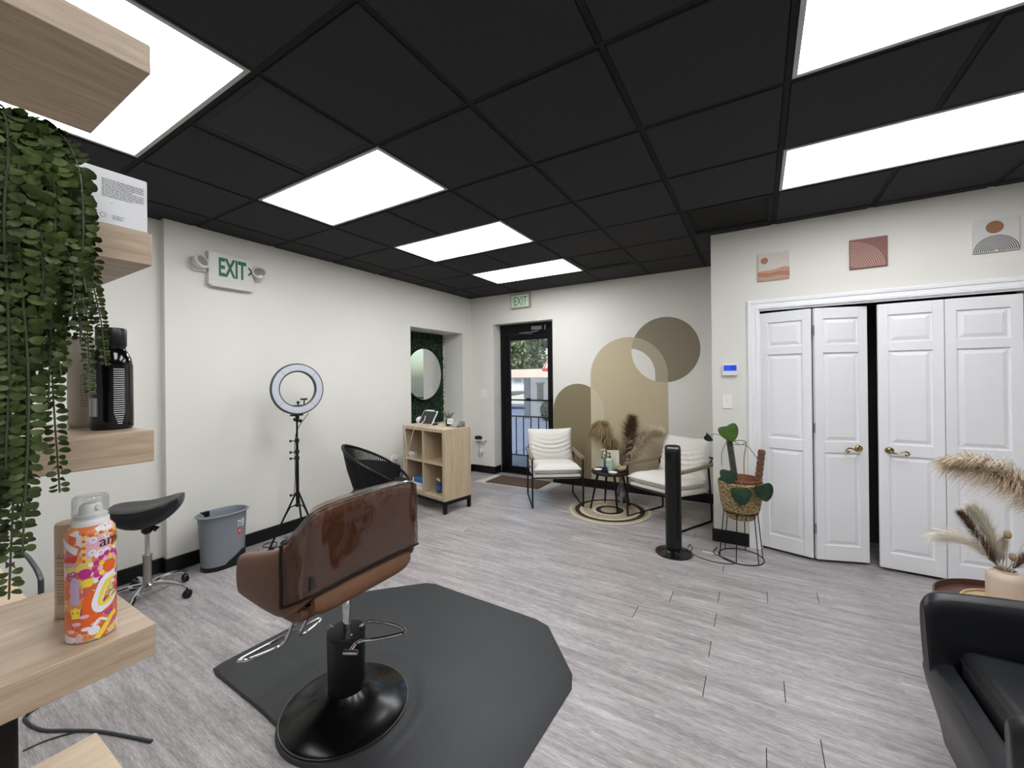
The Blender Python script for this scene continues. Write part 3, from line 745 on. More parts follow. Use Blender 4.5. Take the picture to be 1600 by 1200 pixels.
# ================================================================== waste bin
t=thing('waste_bin','open grey plastic waste bin standing against the left wall','trash can',(-3.625,1.575,0))
def oval(w,l,z,n=40,e=2.4):
    o=[]
    for i in range(n):
        a=2*PI*i/n; c=cos(a); s=sin(a)
        o.append((w*math.copysign(abs(c)**(2/e),c),l*math.copysign(abs(s)**(2/e),s),z))
    return o
m=MB(); m.loft([oval(.098,.145,.03),oval(.104,.152,.2),oval(.114,.163,.40),oval(.118,.168,.412),oval(.128,.180,.414),oval(.129,.181,.42),oval(.118,.168,.424),oval(.108,.158,.40),oval(.094,.14,.06)],caps=True); obj('body',m,GREYPL,t)
m=MB(); m.loft([oval(.099,.147,.0),oval(.101,.150,.004),oval(.1,.148,.034),oval(.09,.13,.036)]); obj('base',m,BLKPLA,t)
m=MB()
ap=[(.012,.0),(.175,.0),(.175,.085),(.165,.105),(.14,.112),(.11,.10),(.085,.07),(.06,.03)]
rr=[]
for (yy,zz) in [(.03+.0,.03),(.05,.05),(.075,.085),(.1,.105),(.13,.112),(.16,.115)]:
    x=.1005*(max(0,1-(yy/.155)**2.4))**(1/2.4)+.004 if yy<.155 else .004
    rr.append([(x,yy,.02),(x,yy,zz)])
pts=[]
for i in range(17):
    a=R(-22)+(R(62)-R(-22))*i/16
    c=cos(a);s=sin(a); x=.1045*math.copysign(abs(c)**(2/2.4),c); y=.153*math.copysign(abs(s)**(2/2.4),s)
    hh=.03+.085*min(1,max(0,(i/16-.15)/.5))**.7
    rr_=[(x+.001,y+.001,.01),(x+.001,y+.001,hh)]; pts.append(rr_)
m.loft(pts,cyc=False,caps=False); obj('pedal_recess',m,BLACKM,t,smooth=False)
m=MB(); m.box(-.118,-.11,.385,-.095,-.05,.426); obj('pedal_clip',m,BLKPLA,t,bevel=.003)
m=MB()
def onbin(a,z,out=.0012):
    a=a-R(21); c=cos(a);s=sin(a); k=(z-.2)/.2; w=.104+.010*k; l=.152+.011*k
    return (w*math.copysign(abs(c)**(2/2.4),c)+out*c,l*math.copysign(abs(s)**(2/2.4),s)+out*s,z)
OFFA=R(-21)
def stk(a0,a1,z0,z1,k):
    m.add([onbin(a0,z0),onbin(a1,z0),onbin(a1,z1),onbin(a0,z1)],[(0,1,2,3)],k)
for q in ((38,46,.345,.352),(48,50,.30,.352),(40,42,.30,.345),(53,56,.33,.36),(58,61,.31,.36),(53,61,.318,.326),(54,60,.296,.310),(44,47,.335,.345)): stk(R(q[0]),R(q[1]),q[2],q[3],0)
m.add([onbin(R(a),z) for a,z in ((39,.285),(45,.29),(51,.285),(52,.262),(49,.24),(45,.232),(41,.242),(39,.262))],[tuple(range(8))],1)
for q in ((42,49,.268,.274),(43,48,.257,.262)): 
    m.add([onbin(R(a),z,.002) for a,z in ((q[0],q[2]),(q[1],q[2]),(q[1],q[3]),(q[0],q[3]))],[(0,1,2,3)],0)
obj('sticker',m,[M('sticker_white','e4e6e6',.5),M('sticker_red','c9403c',.5)],t,smooth=False)
# ================================================================== saddle stool
t=thing('saddle_stool','black saddle stool on chrome five-star castor base by left wall','stool',(-3.49,1.065,0))
yaw=math.atan2(.84,.55)  # seat width direction
m=MB(); rings=[]; N=22
for i in range(N+1):
    u=-1+2*i/N; hw=.185
    zc=.592+.05*u*u+.016*u; dep=.165*(1-abs(u)**4*.5)+.004; thk=(.105-.04*u*u)*(1-abs(u)**12*.25)
    ring=[]
    for j in range(18):
        a=2*PI*j/18; c=cos(a); s=sin(a)
        y=dep*math.copysign(abs(c)**.75,c); z=zc+(thk*.38 if s>0 else thk)*math.copysign(abs(s)**.8,s)+.02*(y/.165)**2*(1 if s>0 else .3)
        X=u*hw
        ring.append((X*cos(yaw)-y*sin(yaw),X*sin(yaw)+y*cos(yaw),z))
    rings.append(ring)
m.loft(rings); obj('seat',m,BLKLEA,t)
m=MB(); m.lathe([(.013,.30),(.013,.50)],16); obj('piston',m,CHROME,t)
m=MB(); m.lathe([(.024,.085),(.024,.29),(.027,.292),(.027,.302),(.014,.304)],20); m.lathe([(.02,.06),(.02,.09)],16); obj('gas_column',m,STEEL,t)
m=MB(); m.lathe([(.016,.44),(.03,.455),(.03,.495),(.05,.50)],14,c=(0,0,0)); m.tube([(.015,.02,.49),(.03,.045,.46)],[.01,.02],8); obj('lever',m,BLKPLA,t)
m=MB()
for k in range(5):
    a=R(36)+k*2*PI/5
    pts=spline([(.02*cos(a),.02*sin(a),.105),(.1*cos(a),.1*sin(a),.112),(.19*cos(a),.19*sin(a),.098),(.245*cos(a),.245*sin(a),.066)],5)
    m.tube(pts,[.019-.009*i/(len(pts)-1) for i in range(len(pts))],8,flat=.75)
obj('star_base',m,CHROME,t)
for k in range(5):
    a=R(36)+k*2*PI/5; cx,cy=.25*cos(a),.25*sin(a)
    m=MB(); q=Matrix.Translation((cx,cy,.027))@Matrix.Rotation(a*1.7,4,'Z')@Matrix.Rotation(R(90),4,'X')
    for z in (-.016,.004):
        mm=MB(); mm.lathe([(.02,z),(.027,z+.003),(.027,z+.010),(.02,z+.012)],16); m.add([q@Vector(p) for p in mm.v],mm.f)
    m.ball((cx,cy,.035),.021,10,6); m.tube([(cx,cy,.04),(cx*.98,cy*.98,.068)],.006,8)
    obj('caster',m,BLKPLA,t)
# ================================================================== ring light
t=thing('ring_light','unlit ring light on thin black tripod beside the left wall','ring light',(-3.51,2.12,0))
c0=Vector((0.02,0,1.375)); nrm=Vector((.985,-.15,.02)).normalized(); rx=Vector((0,0,1)).cross(nrm).normalized(); ry=nrm.cross(rx)
tl=R(-14)
def rp(r,a,d): return c0+(rx*cos(a)+ry*sin(a))*r+nrm*d
def ringprof(m,prof,n=64):
    rings=[[rp(r,2*PI*i/n,d) for r,d in prof] for i in range(n)]; m.loft(rings,closed=True)
m=MB(); ringprof(m,[(.152,-.02),(.222,-.02),(.228,-.008),(.226,.008),(.220,.010),(.158,.010),(.150,.004)]); obj('ring_housing',m,M('ring_housing_grey','3d3f42',.4),t)
m=MB(); ringprof(m,[(.160,.008),(.217,.008),(.214,.0145),(.19,.017),(.164,.0145)]); d=obj('diffuser',m,M('ring_diffuser','c3c6cf',.4,var=(20,.02),spec=.5),t)
SEAM=M('diffuser_seam','8b8d94',.4)
for k in range(4):
    m=MB(); a=R(42+90*k); m.tube([rp(.163,a,.0165),rp(.215,a,.0155)],.0018,6); obj('seam',m,SEAM,d)
m=MB(); m.tube([(.0,0,.34),(0,0,.78)],.0135,12); m.tube([(0,0,.76),(0,0,.93)],.0105,10); m.tube([(0,0,.9),(.004,0,1.12)],.008,10); obj('pole',m,BLKMET,t)
m=MB()
for z in (.745,.80,.90):
    m=MB(); m.lathe([(.018,z),(.019,z+.02),(.015,z+.035)],12); m.tube([(0,0,z+.015),(-.006,-.05,z+.018)],.005,6); m.ball((-.006,-.055,z+.018),.012,8,6)
    obj('clamp',m,BLKPLA,t)
m=MB(); m.tube([(.004,0,1.08),(.01,0,1.14)],[.012,.018],10); m.ball((.004,-.02,1.105),.016,8,6); m.ball((.01,.028,1.09),.016,8,6); m.box(-.03,-.045,1.135,.01,.055,1.15); obj('mount',m,BLKPLA,t)
m=MB(); q=c0-ry*.15
m.tube([q,q+ry*.03],.006,8); m.ball(q+ry*.03,.014,8,6); m.tube([q+rx*.05,q+rx*.055+ry*.06],.006,8); m.box(q.x-.015,q.y+.03,q.z+.05,q.x+.015,q.y+.08,q.z+.065); m.tube([q-rx*.07,q-rx*.068+ry*.015],.008,8); m.tube([q-rx*.07+ry*.004,q+rx*.06+ry*.004],.006,8)
obj('phone_clip',m,BLKPLA,t)
m=MB(); m.tube(spline([(.02,.1,1.15),(.01,.06,1.10),(.02,.02,1.06),(-.012,.0,.98),(-.02,-.01,.86),(-.016,-.01,.6),(-.02,-.02,.42)],6),.003,6); obj('cord',m,BLKPLA,t)
m=MB(); m.lathe([(.018,.33),(.02,.35),(.014,.36)],12); obj('hub',m,BLKPLA,t)
m=MB(); m.lathe([(.022,.43),(.022,.455)],12); m.ball((-.01,-.055,.44),.012,8,6); m.tube([(0,0,.44),(-.01,-.05,.44)],.006,6); obj('collar',m,BLKPLA,t)
for k,a in enumerate((R(-102),R(18),R(138))):
    m=MB(); A=Vector((.02*cos(a),.02*sin(a),.44)); B=Vector((.235*cos(a),.235*sin(a),.008)); K=A.lerp(B,.42)
    K2=K
    m.tube([A,B],.0085,8); m.tube([Vector((.015*cos(a),.015*sin(a),.345)),Vector((.06*cos(a),.06*sin(a),.338)),K],.006,8)
    lg=obj('leg',m,BLKMET,t)
    m=MB(); m.ball(B,.012,8,6); obj('rubber_foot',m,BLKPLA,lg)
# loose cords by the tripod
t=thing('charging_cable','tangled black cable with plug on floor by the ring light','cable',(-3.68,1.97,0))
m=MB(); m.tube(spline([(.02,-.11,.005),(.08,-.13,.005),(.10,-.05,.006),(.06,.02,.008),(-.02,.06,.006),(-.06,.0,.006),(.0,-.06,.01),(.1,.0,.006),(.16,.08,.005),(.12,.16,.005),(.02,.2,.006),(-.06,.16,.006)],8),.0035,6); obj('cable',m,BLKPLA,t)
m=MB(); m.box(.085,-.055,.0,.115,-.025,.022); obj('plug',m,BLKPLA,t,bevel=.004)
t=thing('power_brick','round black power pedal on floor beneath the ring light','adapter',(-3.6,2.08,0))
m=MB(); m.lathe([(.06,0),(.063,.01),(.055,.024),(.02,.03)],20,sx=.8); obj('body',m,BLKPLA,t)
# ================================================================== rope chair
ROPE=M('black_rope','121213',.7,var=(40,.2),bmp=(200,.3,.001))
t=thing('rope_chair','black rope-woven barrel chair by the left wall behind the styling chair','chair',(-3.135,2.735,0),R(-51.5))
def rim(s):   # s -1..1 from right arm front round the back to left arm front
    a=s*R(128); x=.29*sin(a); y=-.05-.30*cos(a)
    f=abs(s)
    z=.82-.33*(f**1.5)
    return Vector((x*(1+.03*f),y+.05*f,z))
def low(s):
    a=s*R(128); return Vector((.235*sin(a),-.02-.225*cos(a)+.03*abs(s),.40))
rp_=[rim(-1+2*i/40) for i in range(41)]
front=[rp_[-1],Vector((.26,.20,.46)),Vector((.22,.235,.42)),Vector((0,.25,.405)),Vector((-.22,.235,.42)),Vector((-.26,.20,.46)),rp_[0]]
m=MB(); m.tube(rp_,.0135,8); m.tube(spline(front,5),.012,8); m.tube([low(-1+2*i/30) for i in range(31)],.010,8); obj('frame',m,BLKMET,t)
m=MB()
n=76
for i in range(n+1):
    s=-1+2*i/n; a=rim(s); b=low(s); mid=a.lerp(b,.5)+Vector((0,-.012*cos(s*2),0))
    m.tube([a,mid,b],.0062,5,caps=False)
obj('rope_back',m,ROPE,t)
m=MB(); rg=[[low(-1+2*i/40)+Vector((0,0,h))+(rim(-1+2*i/40)-low(-1+2*i/40))*(h/.42)*.9 for h in (-.09,-.02,.05,.14)] for i in range(41)]
m.loft(rg,cyc=False,caps=False); obj('rope_side_band',m,ROPE,t)
m=MB(); m.cushion(.47,.47,.07,c=(0,.0,.42),p=6,q=.35,pinch=.02); m.prism([(.235*cos(2*PI*i/28),.235*sin(2*PI*i/28)) for i in range(28)],'z',.32,.40); obj('seat',m,ROPE,t)
for x,y,dx,dy in ((-.18,-.17,-.04,-.05),(.18,-.17,.04,-.05),(-.2,.18,-.03,.04),(.2,.18,.03,.04)):
    m=MB(); m.tube([(x,y,.40),(x+dx,y+dy,.0)],[.012,.009],8); obj('leg',m,BLKMET,t)
# ================================================================== cube cabinet with things on and in it
CW,CD,CB,CT=.77,.385,.135,.906
rzc=-R(10.5); ux=Vector((cos(rzc),sin(rzc),0)); uy=Vector((-sin(rzc),cos(rzc),0))
fr=Vector((-2.862,3.352,0)); cc=fr-ux*CW/2+uy*CD/2
t=thing('cube_cabinet','pale oak four-cube cabinet on black legs standing before the hedge recess','cabinet',tuple(cc),rzc)
W2,D2=CW/2,CD/2; TK=.038
m=MB(); m.box(-W2,-D2,CT-TK,W2,D2,CT); obj('top_panel',m,OAKC,t,bevel=.002,seg=1,smooth=False)
for x in (-W2,W2-TK):
    m=MB(); m.box(x,-D2,CB,x+TK,D2,CT-TK); obj('side_panel',m,OAKC,t,bevel=.002,seg=1,smooth=False)
m=MB(); m.box(-W2+TK,-D2,CB,W2-TK,D2,CB+TK); obj('bottom_panel',m,OAKC,t,bevel=.002,seg=1,smooth=False)
zs=(CB+CT)/2
m=MB(); m.box(-.009,-D2+.002,CB+TK,.009,D2,CT-TK); obj('divider',m,OAKC,t,smooth=False)
for x0,x1 in ((-W2+TK,-.009),(.009,W2-TK)):
    m=MB(); m.box(x0,-D2+.003,zs-.009,x1,D2,zs+.009); obj('shelf',m,OAKC,t,smooth=False)
m=MB(); m.box(-W2+TK,D2-.012,CB+TK,W2-TK,D2-.004,CT-TK); obj('back_panel',m,OAKC,t,smooth=False)
m=MB()
for y in (-D2+.004,D2-.034): m.box(-W2+.03,y,CB-.04,W2-.03,y+.03,CB-.001)
for x in (-W2+.004,W2-.034): m.box(x,-D2+.03,CB-.04,x+.03,D2-.03,CB-.001)
obj('base_rail',m,BLKMET,t,smooth=False)
for x in (-W2+.002,W2-.037):
    for y in (-D2+.002,D2-.037):
        m=MB(); m.box(x,y,0,x+.035,y+.035,CB-.001); obj('leg',m,BLKMET,t,bevel=.002,seg=1,smooth=False)
def cab(lx,ly,z): return tuple(cc+ux*lx+uy*ly+Vector((0,0,z)))
SCR=M('tablet_screen','23282a',.12,var=(3,.05)); 
t=thing('tablet','white framed tablet leaning on a stand on the oak cabinet','tablet',cab(-.17,-.03,CT),rzc+R(3))
q=Matrix.Translation((0,0,.004))@Matrix.Rotation(R(-33),4,'X')
m=MB(); m.box(-.125,-.006,0,.125,.006,.185,mat=q); obj('body',m,WHITEP,t,bevel=.005)
m=MB(); m.box(-.115,-.0072,.008,.115,-.0055,.177,mat=q); obj('screen',m,SCR,t,smooth=False)
m=MB(); m.box(-.13,.115,0,-.01,.165,.165); obj('stand',m,WHITEP,t,bevel=.012,seg=3)
m=MB(); m.box(.05,.02,0,.13,.09,.02); obj('foot',m,BLKPLA,t,bevel=.004)
t=thing('paper_roll','white receipt paper roll beside the tablet on the oak cabinet','paper roll',cab(-.33,.03,CT),rzc)
m=MB(); m.tube([(-.04,0,.042),(.04,0,.042)],.042,20); obj('roll',m,WHITEP,t)
t=thing('potted_sprig','tiny black pot with dry grey-green sprigs on the oak cabinet','potted plant',cab(.13,.08,CT),rzc)
m=MB(); m.lathe([(.02,0),(.03,.01),(.034,.05),(.026,.075),(.022,.075)],16); obj('pot',m,BLKPLA,t)
m=MB(); rnd=random.Random(2)
for i in range(34):
    a=rnd.uniform(0,2*PI); l=rnd.uniform(.05,.13); p=Vector((0,0,.07)); e=p+Vector((cos(a)*l*.7,sin(a)*l*.5,l*.75))
    m.tube([p,p.lerp(e,.5)+Vector((0,0,.01)),e],.0013,4)
    for k in range(5):
        c=p.lerp(e,.4+.15*k); w=Vector((rnd.uniform(-1,1),rnd.uniform(-1,1),rnd.uniform(-1,1))).normalized()*.009
        m.add([c,c+w+Vector((0,0,.006)),c+w*1.8,c+w-Vector((0,0,.006))],[(0,1,2,3)])
obj('sprigs',m,M('sage_leaf','6f7a63',.7),t,smooth=False)
t=thing('card_holder','white price card in a clear stand on the oak cabinet','card',cab(.21,.02,CT),rzc+R(5))
q=Matrix.Rotation(R(-18),4,'X')
m=MB(); m.box(-.045,-.001,.032,.045,.001,.095,mat=q); obj('card',m,WHITEP,t,smooth=False)
m=MB()
for z in (.075,.062,.05): m.box(-.03,-.0016,z,.028,-.0009,z+.005,mat=q)
obj('print',m,M('print_grey','8f8f8f',.7),t,smooth=False)
m=MB(); m.tube([(-.036,0,0),(-.036,.01,.05)],.0015,5); m.tube([(.036,0,0),(.036,.01,.05)],.0015,5); m.tube([(-.036,0,.001),(.036,0,.001)],.0015,5); obj('stand',m,BLKMET,t)
t=thing('acrylic_tray','clear acrylic tray with lilac cards on right end of oak cabinet','tray',cab(.31,.07,CT),rzc)
m=MB(); 
for b in ((-.055,-.06,0,.055,.06,.004),(-.055,-.06,.004,-.052,.06,.03),(.052,-.06,.004,.055,.06,.055),(-.052,.057,.004,.052,.06,.06)): m.box(*b)
obj('tray',m,CLEAR,t,smooth=False)
m=MB(); m.box(-.04,-.045,.005,.03,.04,.02); m.box(-.02,-.05,.0205,.045,.02,.03); obj('cards',m,M('lilac_card','b9aec2',.6),t,smooth=False)
# cables hanging into the cubes
CORDW=M('white_cord','e2ded6',.45)
for lab,pts in (('white tablet cable drooping from right edge of the tablet into the cubes',[(-.06,-.10,CT+.12),(-.055,-.13,CT+.06),(-.10,-.19,CT+.004),(-.14,-.207,CT-.04),(-.20,-.21,CT-.18),(-.255,-.20,CT-.27),(-.275,-.17,CT-.31)]),
                ('white cable hanging from left end of the cabinet top past the cubes',[(-.335,-.02,CT+.005),(-.325,-.18,CT+.004),(-.32,-.207,CT-.03),(-.29,-.212,CT-.16),(-.275,-.212,CT-.3),(-.285,-.212,CT-.5),(-.29,-.2,CT-.66)])):
    t=thing('charging_cable',lab,'cable',tuple(cc),rzc); m=MB(); m.tube(spline(pts,8),.004,6); obj('cord',m,CORDW,t)
t=thing('cable_clips','small tangle of white plugs and clips in the upper left cube','adapter',cab(-.275,-.12,zs+.009),rzc)
m=MB(); m.box(-.05,-.03,0,.03,.03,.035); m.box(-.02,-.06,.036,.05,-.02,.06); m.tube(spline([(-.04,-.03,.05),(0,-.06,.075),(.05,-.02,.06),(.03,.03,.05)],5),.004,6); obj('plugs',m,WHITEP,t,bevel=.003)
t=thing('glass_tumbler','copper-tinted tumbler in the upper right cube','tumbler',cab(.30,-.03,zs+.009),rzc)
m=MB(); m.lathe([(.028,0),(.034,.004),(.036,.09),(.034,.1),(.032,.09),(.029,.006),(.001,.006)],20); obj('cup',m,M('copper_cup','c9a88c',.3,metal=.6),t)
for k,(lx,ly) in enumerate(((.105,-.06),(.165,-.085))):
    t=thing('water_bottle',('small clear water bottle with blue label, left one in lower right cube','small clear water bottle with blue label, right one in lower right cube')[k],'bottle',cab(lx,ly,CB+TK),rzc,'water bottles in the cabinet')
    m=MB(); m.lathe([(.022,0),(.025,.004),(.025,.1),(.02,.115),(.011,.13),(.011,.14)],18); b=obj('bottle',m,glassy('bottle_plastic',(225,232,238),.14,.1),t)
    m=MB(); m.lathe([(.0257,.035),(.0257,.085)],18,caps=False); obj('paper_label',m,M('blue_label','4767a8',.5),t)
    m=MB(); m.lathe([(.013,.132),(.013,.15),(.001,.151)],14); obj('cap',m,WHITEP,t)
t=thing('tissue_pack','blue and white tissue pack in the lower left cube','tissue pack',cab(-.13,-.10,CB+TK+.081),rzc)
m=MB(); m.box(-.09,-.06,0,.08,.06,.06); obj('pack',m,M('blue_pack','3d6fb4',.5,var=(9,.1)),t,bevel=.008)
m=MB(); m.box(-.11,-.061,.0,-.091,.061,.05); obj('flap',m,WHITEP,t,bevel=.004)
t=thing('paper_stack','white folded towels stacked at bottom of the lower left cube','towels',cab(-.17,-.09,CB+TK),rzc)
m=MB(); m.box(-.13,-.08,0,.12,.08,.04); m.box(-.12,-.075,.0405,.11,.08,.08); obj('towels',m,M('towel_white','dcdcda',.9,bmp=(90,.2,.002)),t,bevel=.01,seg=3)
t=thing('wooden_box','small brown box on the folded towels in the lower left cube','box',cab(-.27,-.12,CB+TK+.081),rzc)
m=MB(); m.box(-.035,-.03,0,.04,.03,.055); obj('body',m,M('brown_card','8b6a52',.7),t,bevel=.003)
# ================================================================== white lounge chairs
def lounge(loc,rz,label):
    t=thing('lounge_chair',label,'armchair',loc,rz,'white armchairs beside the rug'); hw=.283
    for sx in (-1,1):
        m=MB(); x=sx*hw
        pts=[(x,-.285,.545)]+spline([(x,-.287,.5),(x,-.29,.2),(x,-.292,.03),(x,-.27,.0085),(x,-.2,.0085),(x,.2,.0085),(x,.262,.0085),(x,.285,.03),(x,.275,.2),(x,.235,.55)],5)
        m.tube(pts,.0098,8); obj('leg',m,BLKMET,t)
        m=MB(); ring=[]
        for y,z in ((-.31,.552),(-.1,.552),(.1,.556),(.30,.568),(.36,.572)):
            ring.append([(x-.021,y,z-.014),(x+.021,y,z-.014),(x+.021,y,z+.016),(x-.021,y,z+.016)])
        m.loft(ring); obj('armrest',m,ARMW,t,bevel=.007,seg=3)
    m=MB(); m.tube([(-hw,-.28,.335),(hw,-.28,.335)],.008,8); m.tube([(-hw,.26,.30),(hw,.26,.30)],.008,8); m.tube([(-hw,.235,.56),(-hw*.9,.36,.62),(hw*.9,.36,.62),(hw,.235,.56)],.008,8); obj('crossbar',m,BLKMET,t)
    m=MB(); q=Matrix.Rotation(R(-4),4,'X'); m.box(-.262,-.3,.30,.262,.27,.352,mat=q); obj('seat_base',m,CANVAS,t,bevel=.016,seg=3)
    m=MB(); q=Matrix.Translation((0,-.02,.408))@Matrix.Rotation(R(-4),4,'X'); m.cushion(.545,.57,.125,n=18,p=5,q=.42,pinch=.015,mat=q,wr=.004); obj('seat_cushion',m,CANVAS,t)
    m=MB(); q=Matrix.Translation((0,.265,.615))@Matrix.Rotation(R(72),4,'X'); 
    n=26; top=[];bot=[]
    w,d,h=.555,.42,.15
    for i in range(n+1):
        for j in range(n+1):
            u=-1+2*i/n; v=-1+2*j/n
            z=h/2*max(0,1-abs(u)**3.2)**.5*max(0,1-abs(v)**3.2)**.5
            x=u*w/2*(1-.045*(1-v*v)); y=v*d/2*(1-.06*(1-u*u))
            # sagging folds across the lower half
            fold=.009*sin(24*(v-.40*u*u)+.6)*math.exp(-((v+.2)/.55)**2)*min(1,z/.03)
            top.append(q@Vector((x,y,z+fold))); bot.append(q@Vector((x,y,-z*.6)))
    N=n+1; off=N*N; fs=[]
    for i in range(n):
        for j in range(n):
            fs.append((i*N+j,(i+1)*N+j,(i+1)*N+j+1,i*N+j+1)); fs.append((off+i*N+j,off+i*N+j+1,off+(i+1)*N+j+1,off+(i+1)*N+j))
    m.add(top+bot,fs); obj('back_cushion',m,CANVAS,t)
    return t
lounge((-2.072,4.392,0),R(34),'white cushioned lounge chair in front of the glass front door')
lounge((-.785,4.385,0),R(-25.5),'white cushioned lounge chair partly hidden by the black tower fan')
# ================================================================== rug, side table and things on it
RUGC=(-1.392,4.352)
JUTE=M('jute','a0937a',.95,var=(60,.25),bmp=(150,.6,.003)); JUTEL=M('pale_jute','bdb19b',.95,var=(60,.2),bmp=(150,.6,.003)); JUTED=M('dark_jute','2a231e',.95,var=(60,.3),bmp=(150,.6,.003))
t=thing('round_rug','round braided jute rug with dark rings under the side table','rug',(RUGC[0],RUGC[1],0))
rad=[0,.095,.15,.185,.285,.325,.375,.405,.44]; mats=[JUTE,JUTED,JUTEL,JUTE,JUTEL,JUTED,JUTE,JUTEL]
ord_=[0,1,2,0,2,1,0,2]
m=MB()
for i in range(8):
    a,b=rad[i],rad[i+1]; pr=[]; k=max(1,round((b-a)/.013))
    for s in range(k*3+1):
        r=a+(b-a)*s/(k*3); pr.append((max(r,1e-5),.0078+.0016*abs(sin(PI*s/3))))
    m.lathe(pr,72,k=ord_[i],caps=False,sx=.98,sy=1.02)
m.lathe([(.44,.0078),(.444,.004),(.44,0)],72,k=2,caps=False,sx=.98,sy=1.02)
obj('braid',m,[JUTE,JUTED,JUTEL],t)
TC=(-1.408,4.44)
ESP=wood('espresso_wood','2a211d','1c1613',(4,4,8),.38)
t=thing('side_table','small round dark table between the white chairs on jute rug','table',(TC[0],TC[1],.0095))
m=MB(); m.lathe([(.186,.378),(.2,.382),(.203,.4),(.198,.41),(.190,.412),(.186,.404),(.001,.404)],48); obj('tabletop',m,ESP,t)
for x,y in ((-.179,-.14),(-.118,.165),(.126,-.165),(.168,.155)):
    m=MB(); m.tube([(x,y,0),(x*.62,y*.62,.380)],[.0095,.0135],10); obj('leg',m,BLKMET,t)
TZ=.4140
def place(x,y): return (x,y,TZ)
def dish(x,y,lab):
    t=thing('white_dish',lab,'dish',place(x,y),0,'white dishes on the dark side table'); m=MB(); m.lathe([(.035,0),(.048,.006),(.05,.013),(.047,.013),(.035,.006),(.001,.005)],24); obj('dish',m,WHITEP,t)
dish(-1.535,4.405,'small white dish at the left edge of the dark side table'); dish(-1.345,4.335,'small white dish at front right of the dark side table')
t=thing('candle_jar','small dark purple glass jar on the side table','jar',place(-1.445,4.36)); m=MB(); m.lathe([(.024,0),(.028,.005),(.028,.045),(.025,.05),(.022,.048)],18); obj('jar',m,M('purple_glass','2c1d49',.15),t)
def pump(m,z,r=.012):
    m.lathe([(r*1.1,z),(r*1.1,z+.018),(r*.4,z+.02),(r*.35,z+.045),(r*.8,z+.047),(r*.8,z+.056),(.001,z+.057)],14); m.tube([(0,0,z+.05),(-.028,-.01,z+.052),(-.036,-.013,z+.045)],.0045,8)
t=thing('pump_bottle','clear pump bottle with white pump on the dark side table','bottle',place(-1.482,4.475)); m=MB(); m.lathe([(.034,0),(.037,.005),(.037,.14),(.03,.158),(.013,.168),(.013,.174)],22); obj('bottle',m,glassy('bottle_pale',(214,222,214),.18,.1),t)
m=MB(); m.lathe([(.0334,.01),(.0334,.11)],20,caps=True); obj('liquid',m,M('gel_green','c8d2c2',.2,trans=.5),t)
m=MB(); pump(m,.172); obj('pump',m,WHITEP,t)
m=MB(); m.add([(.0375*cos(a),.0375*sin(a),z) for z in (.03,.12) for a in [R(-150+8*i) for i in range(9)]],[(i,i+1,10+i,9+i) for i in range(8)]); obj('paper_label',m,M('sage_label','a8b9ab',.5),t)
t=thing('lotion_bottle','mint bottle with black pump on the dark side table','bottle',place(-1.405,4.42)); m=MB(); m.lathe([(.038,0),(.041,.005),(.041,.125),(.036,.137),(.013,.143),(.013,.147)],24); obj('bottle',m,M('mint_plastic','b4cbb4',.35),t)
m=MB(); pump(m,.146); obj('pump',m,BLKPLA,t)
m=MB(); lb=[]
for z0,z1,a0,a1 in ((.105,.112,-125,-70),(.09,.094,-130,-65),(.06,.064,-125,-75),(.048,.05,-125,-72),(.03,.033,-120,-80)):
    q=[R(a0+(a1-a0)*i/6) for i in range(7)]; m.add([(.0414*cos(a),.0414*sin(a),z) for z in (z0,z1) for a in q],[(i,i+1,8+i,7+i) for i in range(6)])
obj('print',m,M('label_teal','5b7d72',.5),t)
t=thing('display_card','cream card standing behind the bottles on side table','card',place(-1.385,4.508),R(15)); m=MB(); m.box(-.075,-.001,0,.055,.012,.215,mat=Matrix.Rotation(R(-4),4,'X')); obj('card',m,M('cream_card','ddd6c4',.7),t,bevel=.002)
t=thing('dried_flower_bowl','little bowl of pale dried flowers at right of side table','bowl',place(-1.29,4.46)); m=MB(); m.lathe([(.02,0),(.04,.01),(.05,.03),(.046,.03),(.001,.012)],20); obj('bowl',m,M('pale_wicker','a8987f',.8,bmp=(120,.5,.002)),t)
m=MB(); rnd=random.Random(8)
for i in range(70):
    a=rnd.uniform(0,2*PI); r=.055*rnd.random()**.5; m.ball((r*cos(a),r*sin(a),.03+rnd.uniform(0,.035)),rnd.uniform(.004,.008),6,4)
obj('flowers',m,M('dried_petals','d8c9ae',.9),t)
# pampas grass --------------------------------------------------------
def plume(m,path,length_w,n,seed,droop=.4,thin=.0011,spread=1.0):
    """feathery head along a curved path"""
    rnd=random.Random(seed); P=spline(path,10); L_=len(P)
    for i in range(n):
        s=rnd.random()**.9; f=s*(L_-2); a=int(f); p=P[a].lerp(P[a+1],f-a); d=(P[a+1]-P[a]).normalized()
        v=Vector((rnd.gauss(0,1),rnd.gauss(0,1),rnd.gauss(0,1))); v=(v-d*v.dot(d)).normalized()
        l=length_w*(.45+.75*sin(PI*min(1,.12+.88*s))**.7)*rnd.uniform(.6,1.15)
        dir_=(d*rnd.uniform(.75,1.25)+v*rnd.uniform(.3,.95)*spread).normalized()
        e1=p+dir_*l*.55; e2=e1+(dir_*.6+Vector((0,0,-droop))).normalized()*l*.5
        w=v.cross(d).normalized()*thin*rnd.uniform(.7,1.5)
        m.add([p-w,p+w,e1+w*.8,e1-w*.8,e2],[(0,1,2,3),(3,2,4)],k=rnd.choice((0,0,1)))
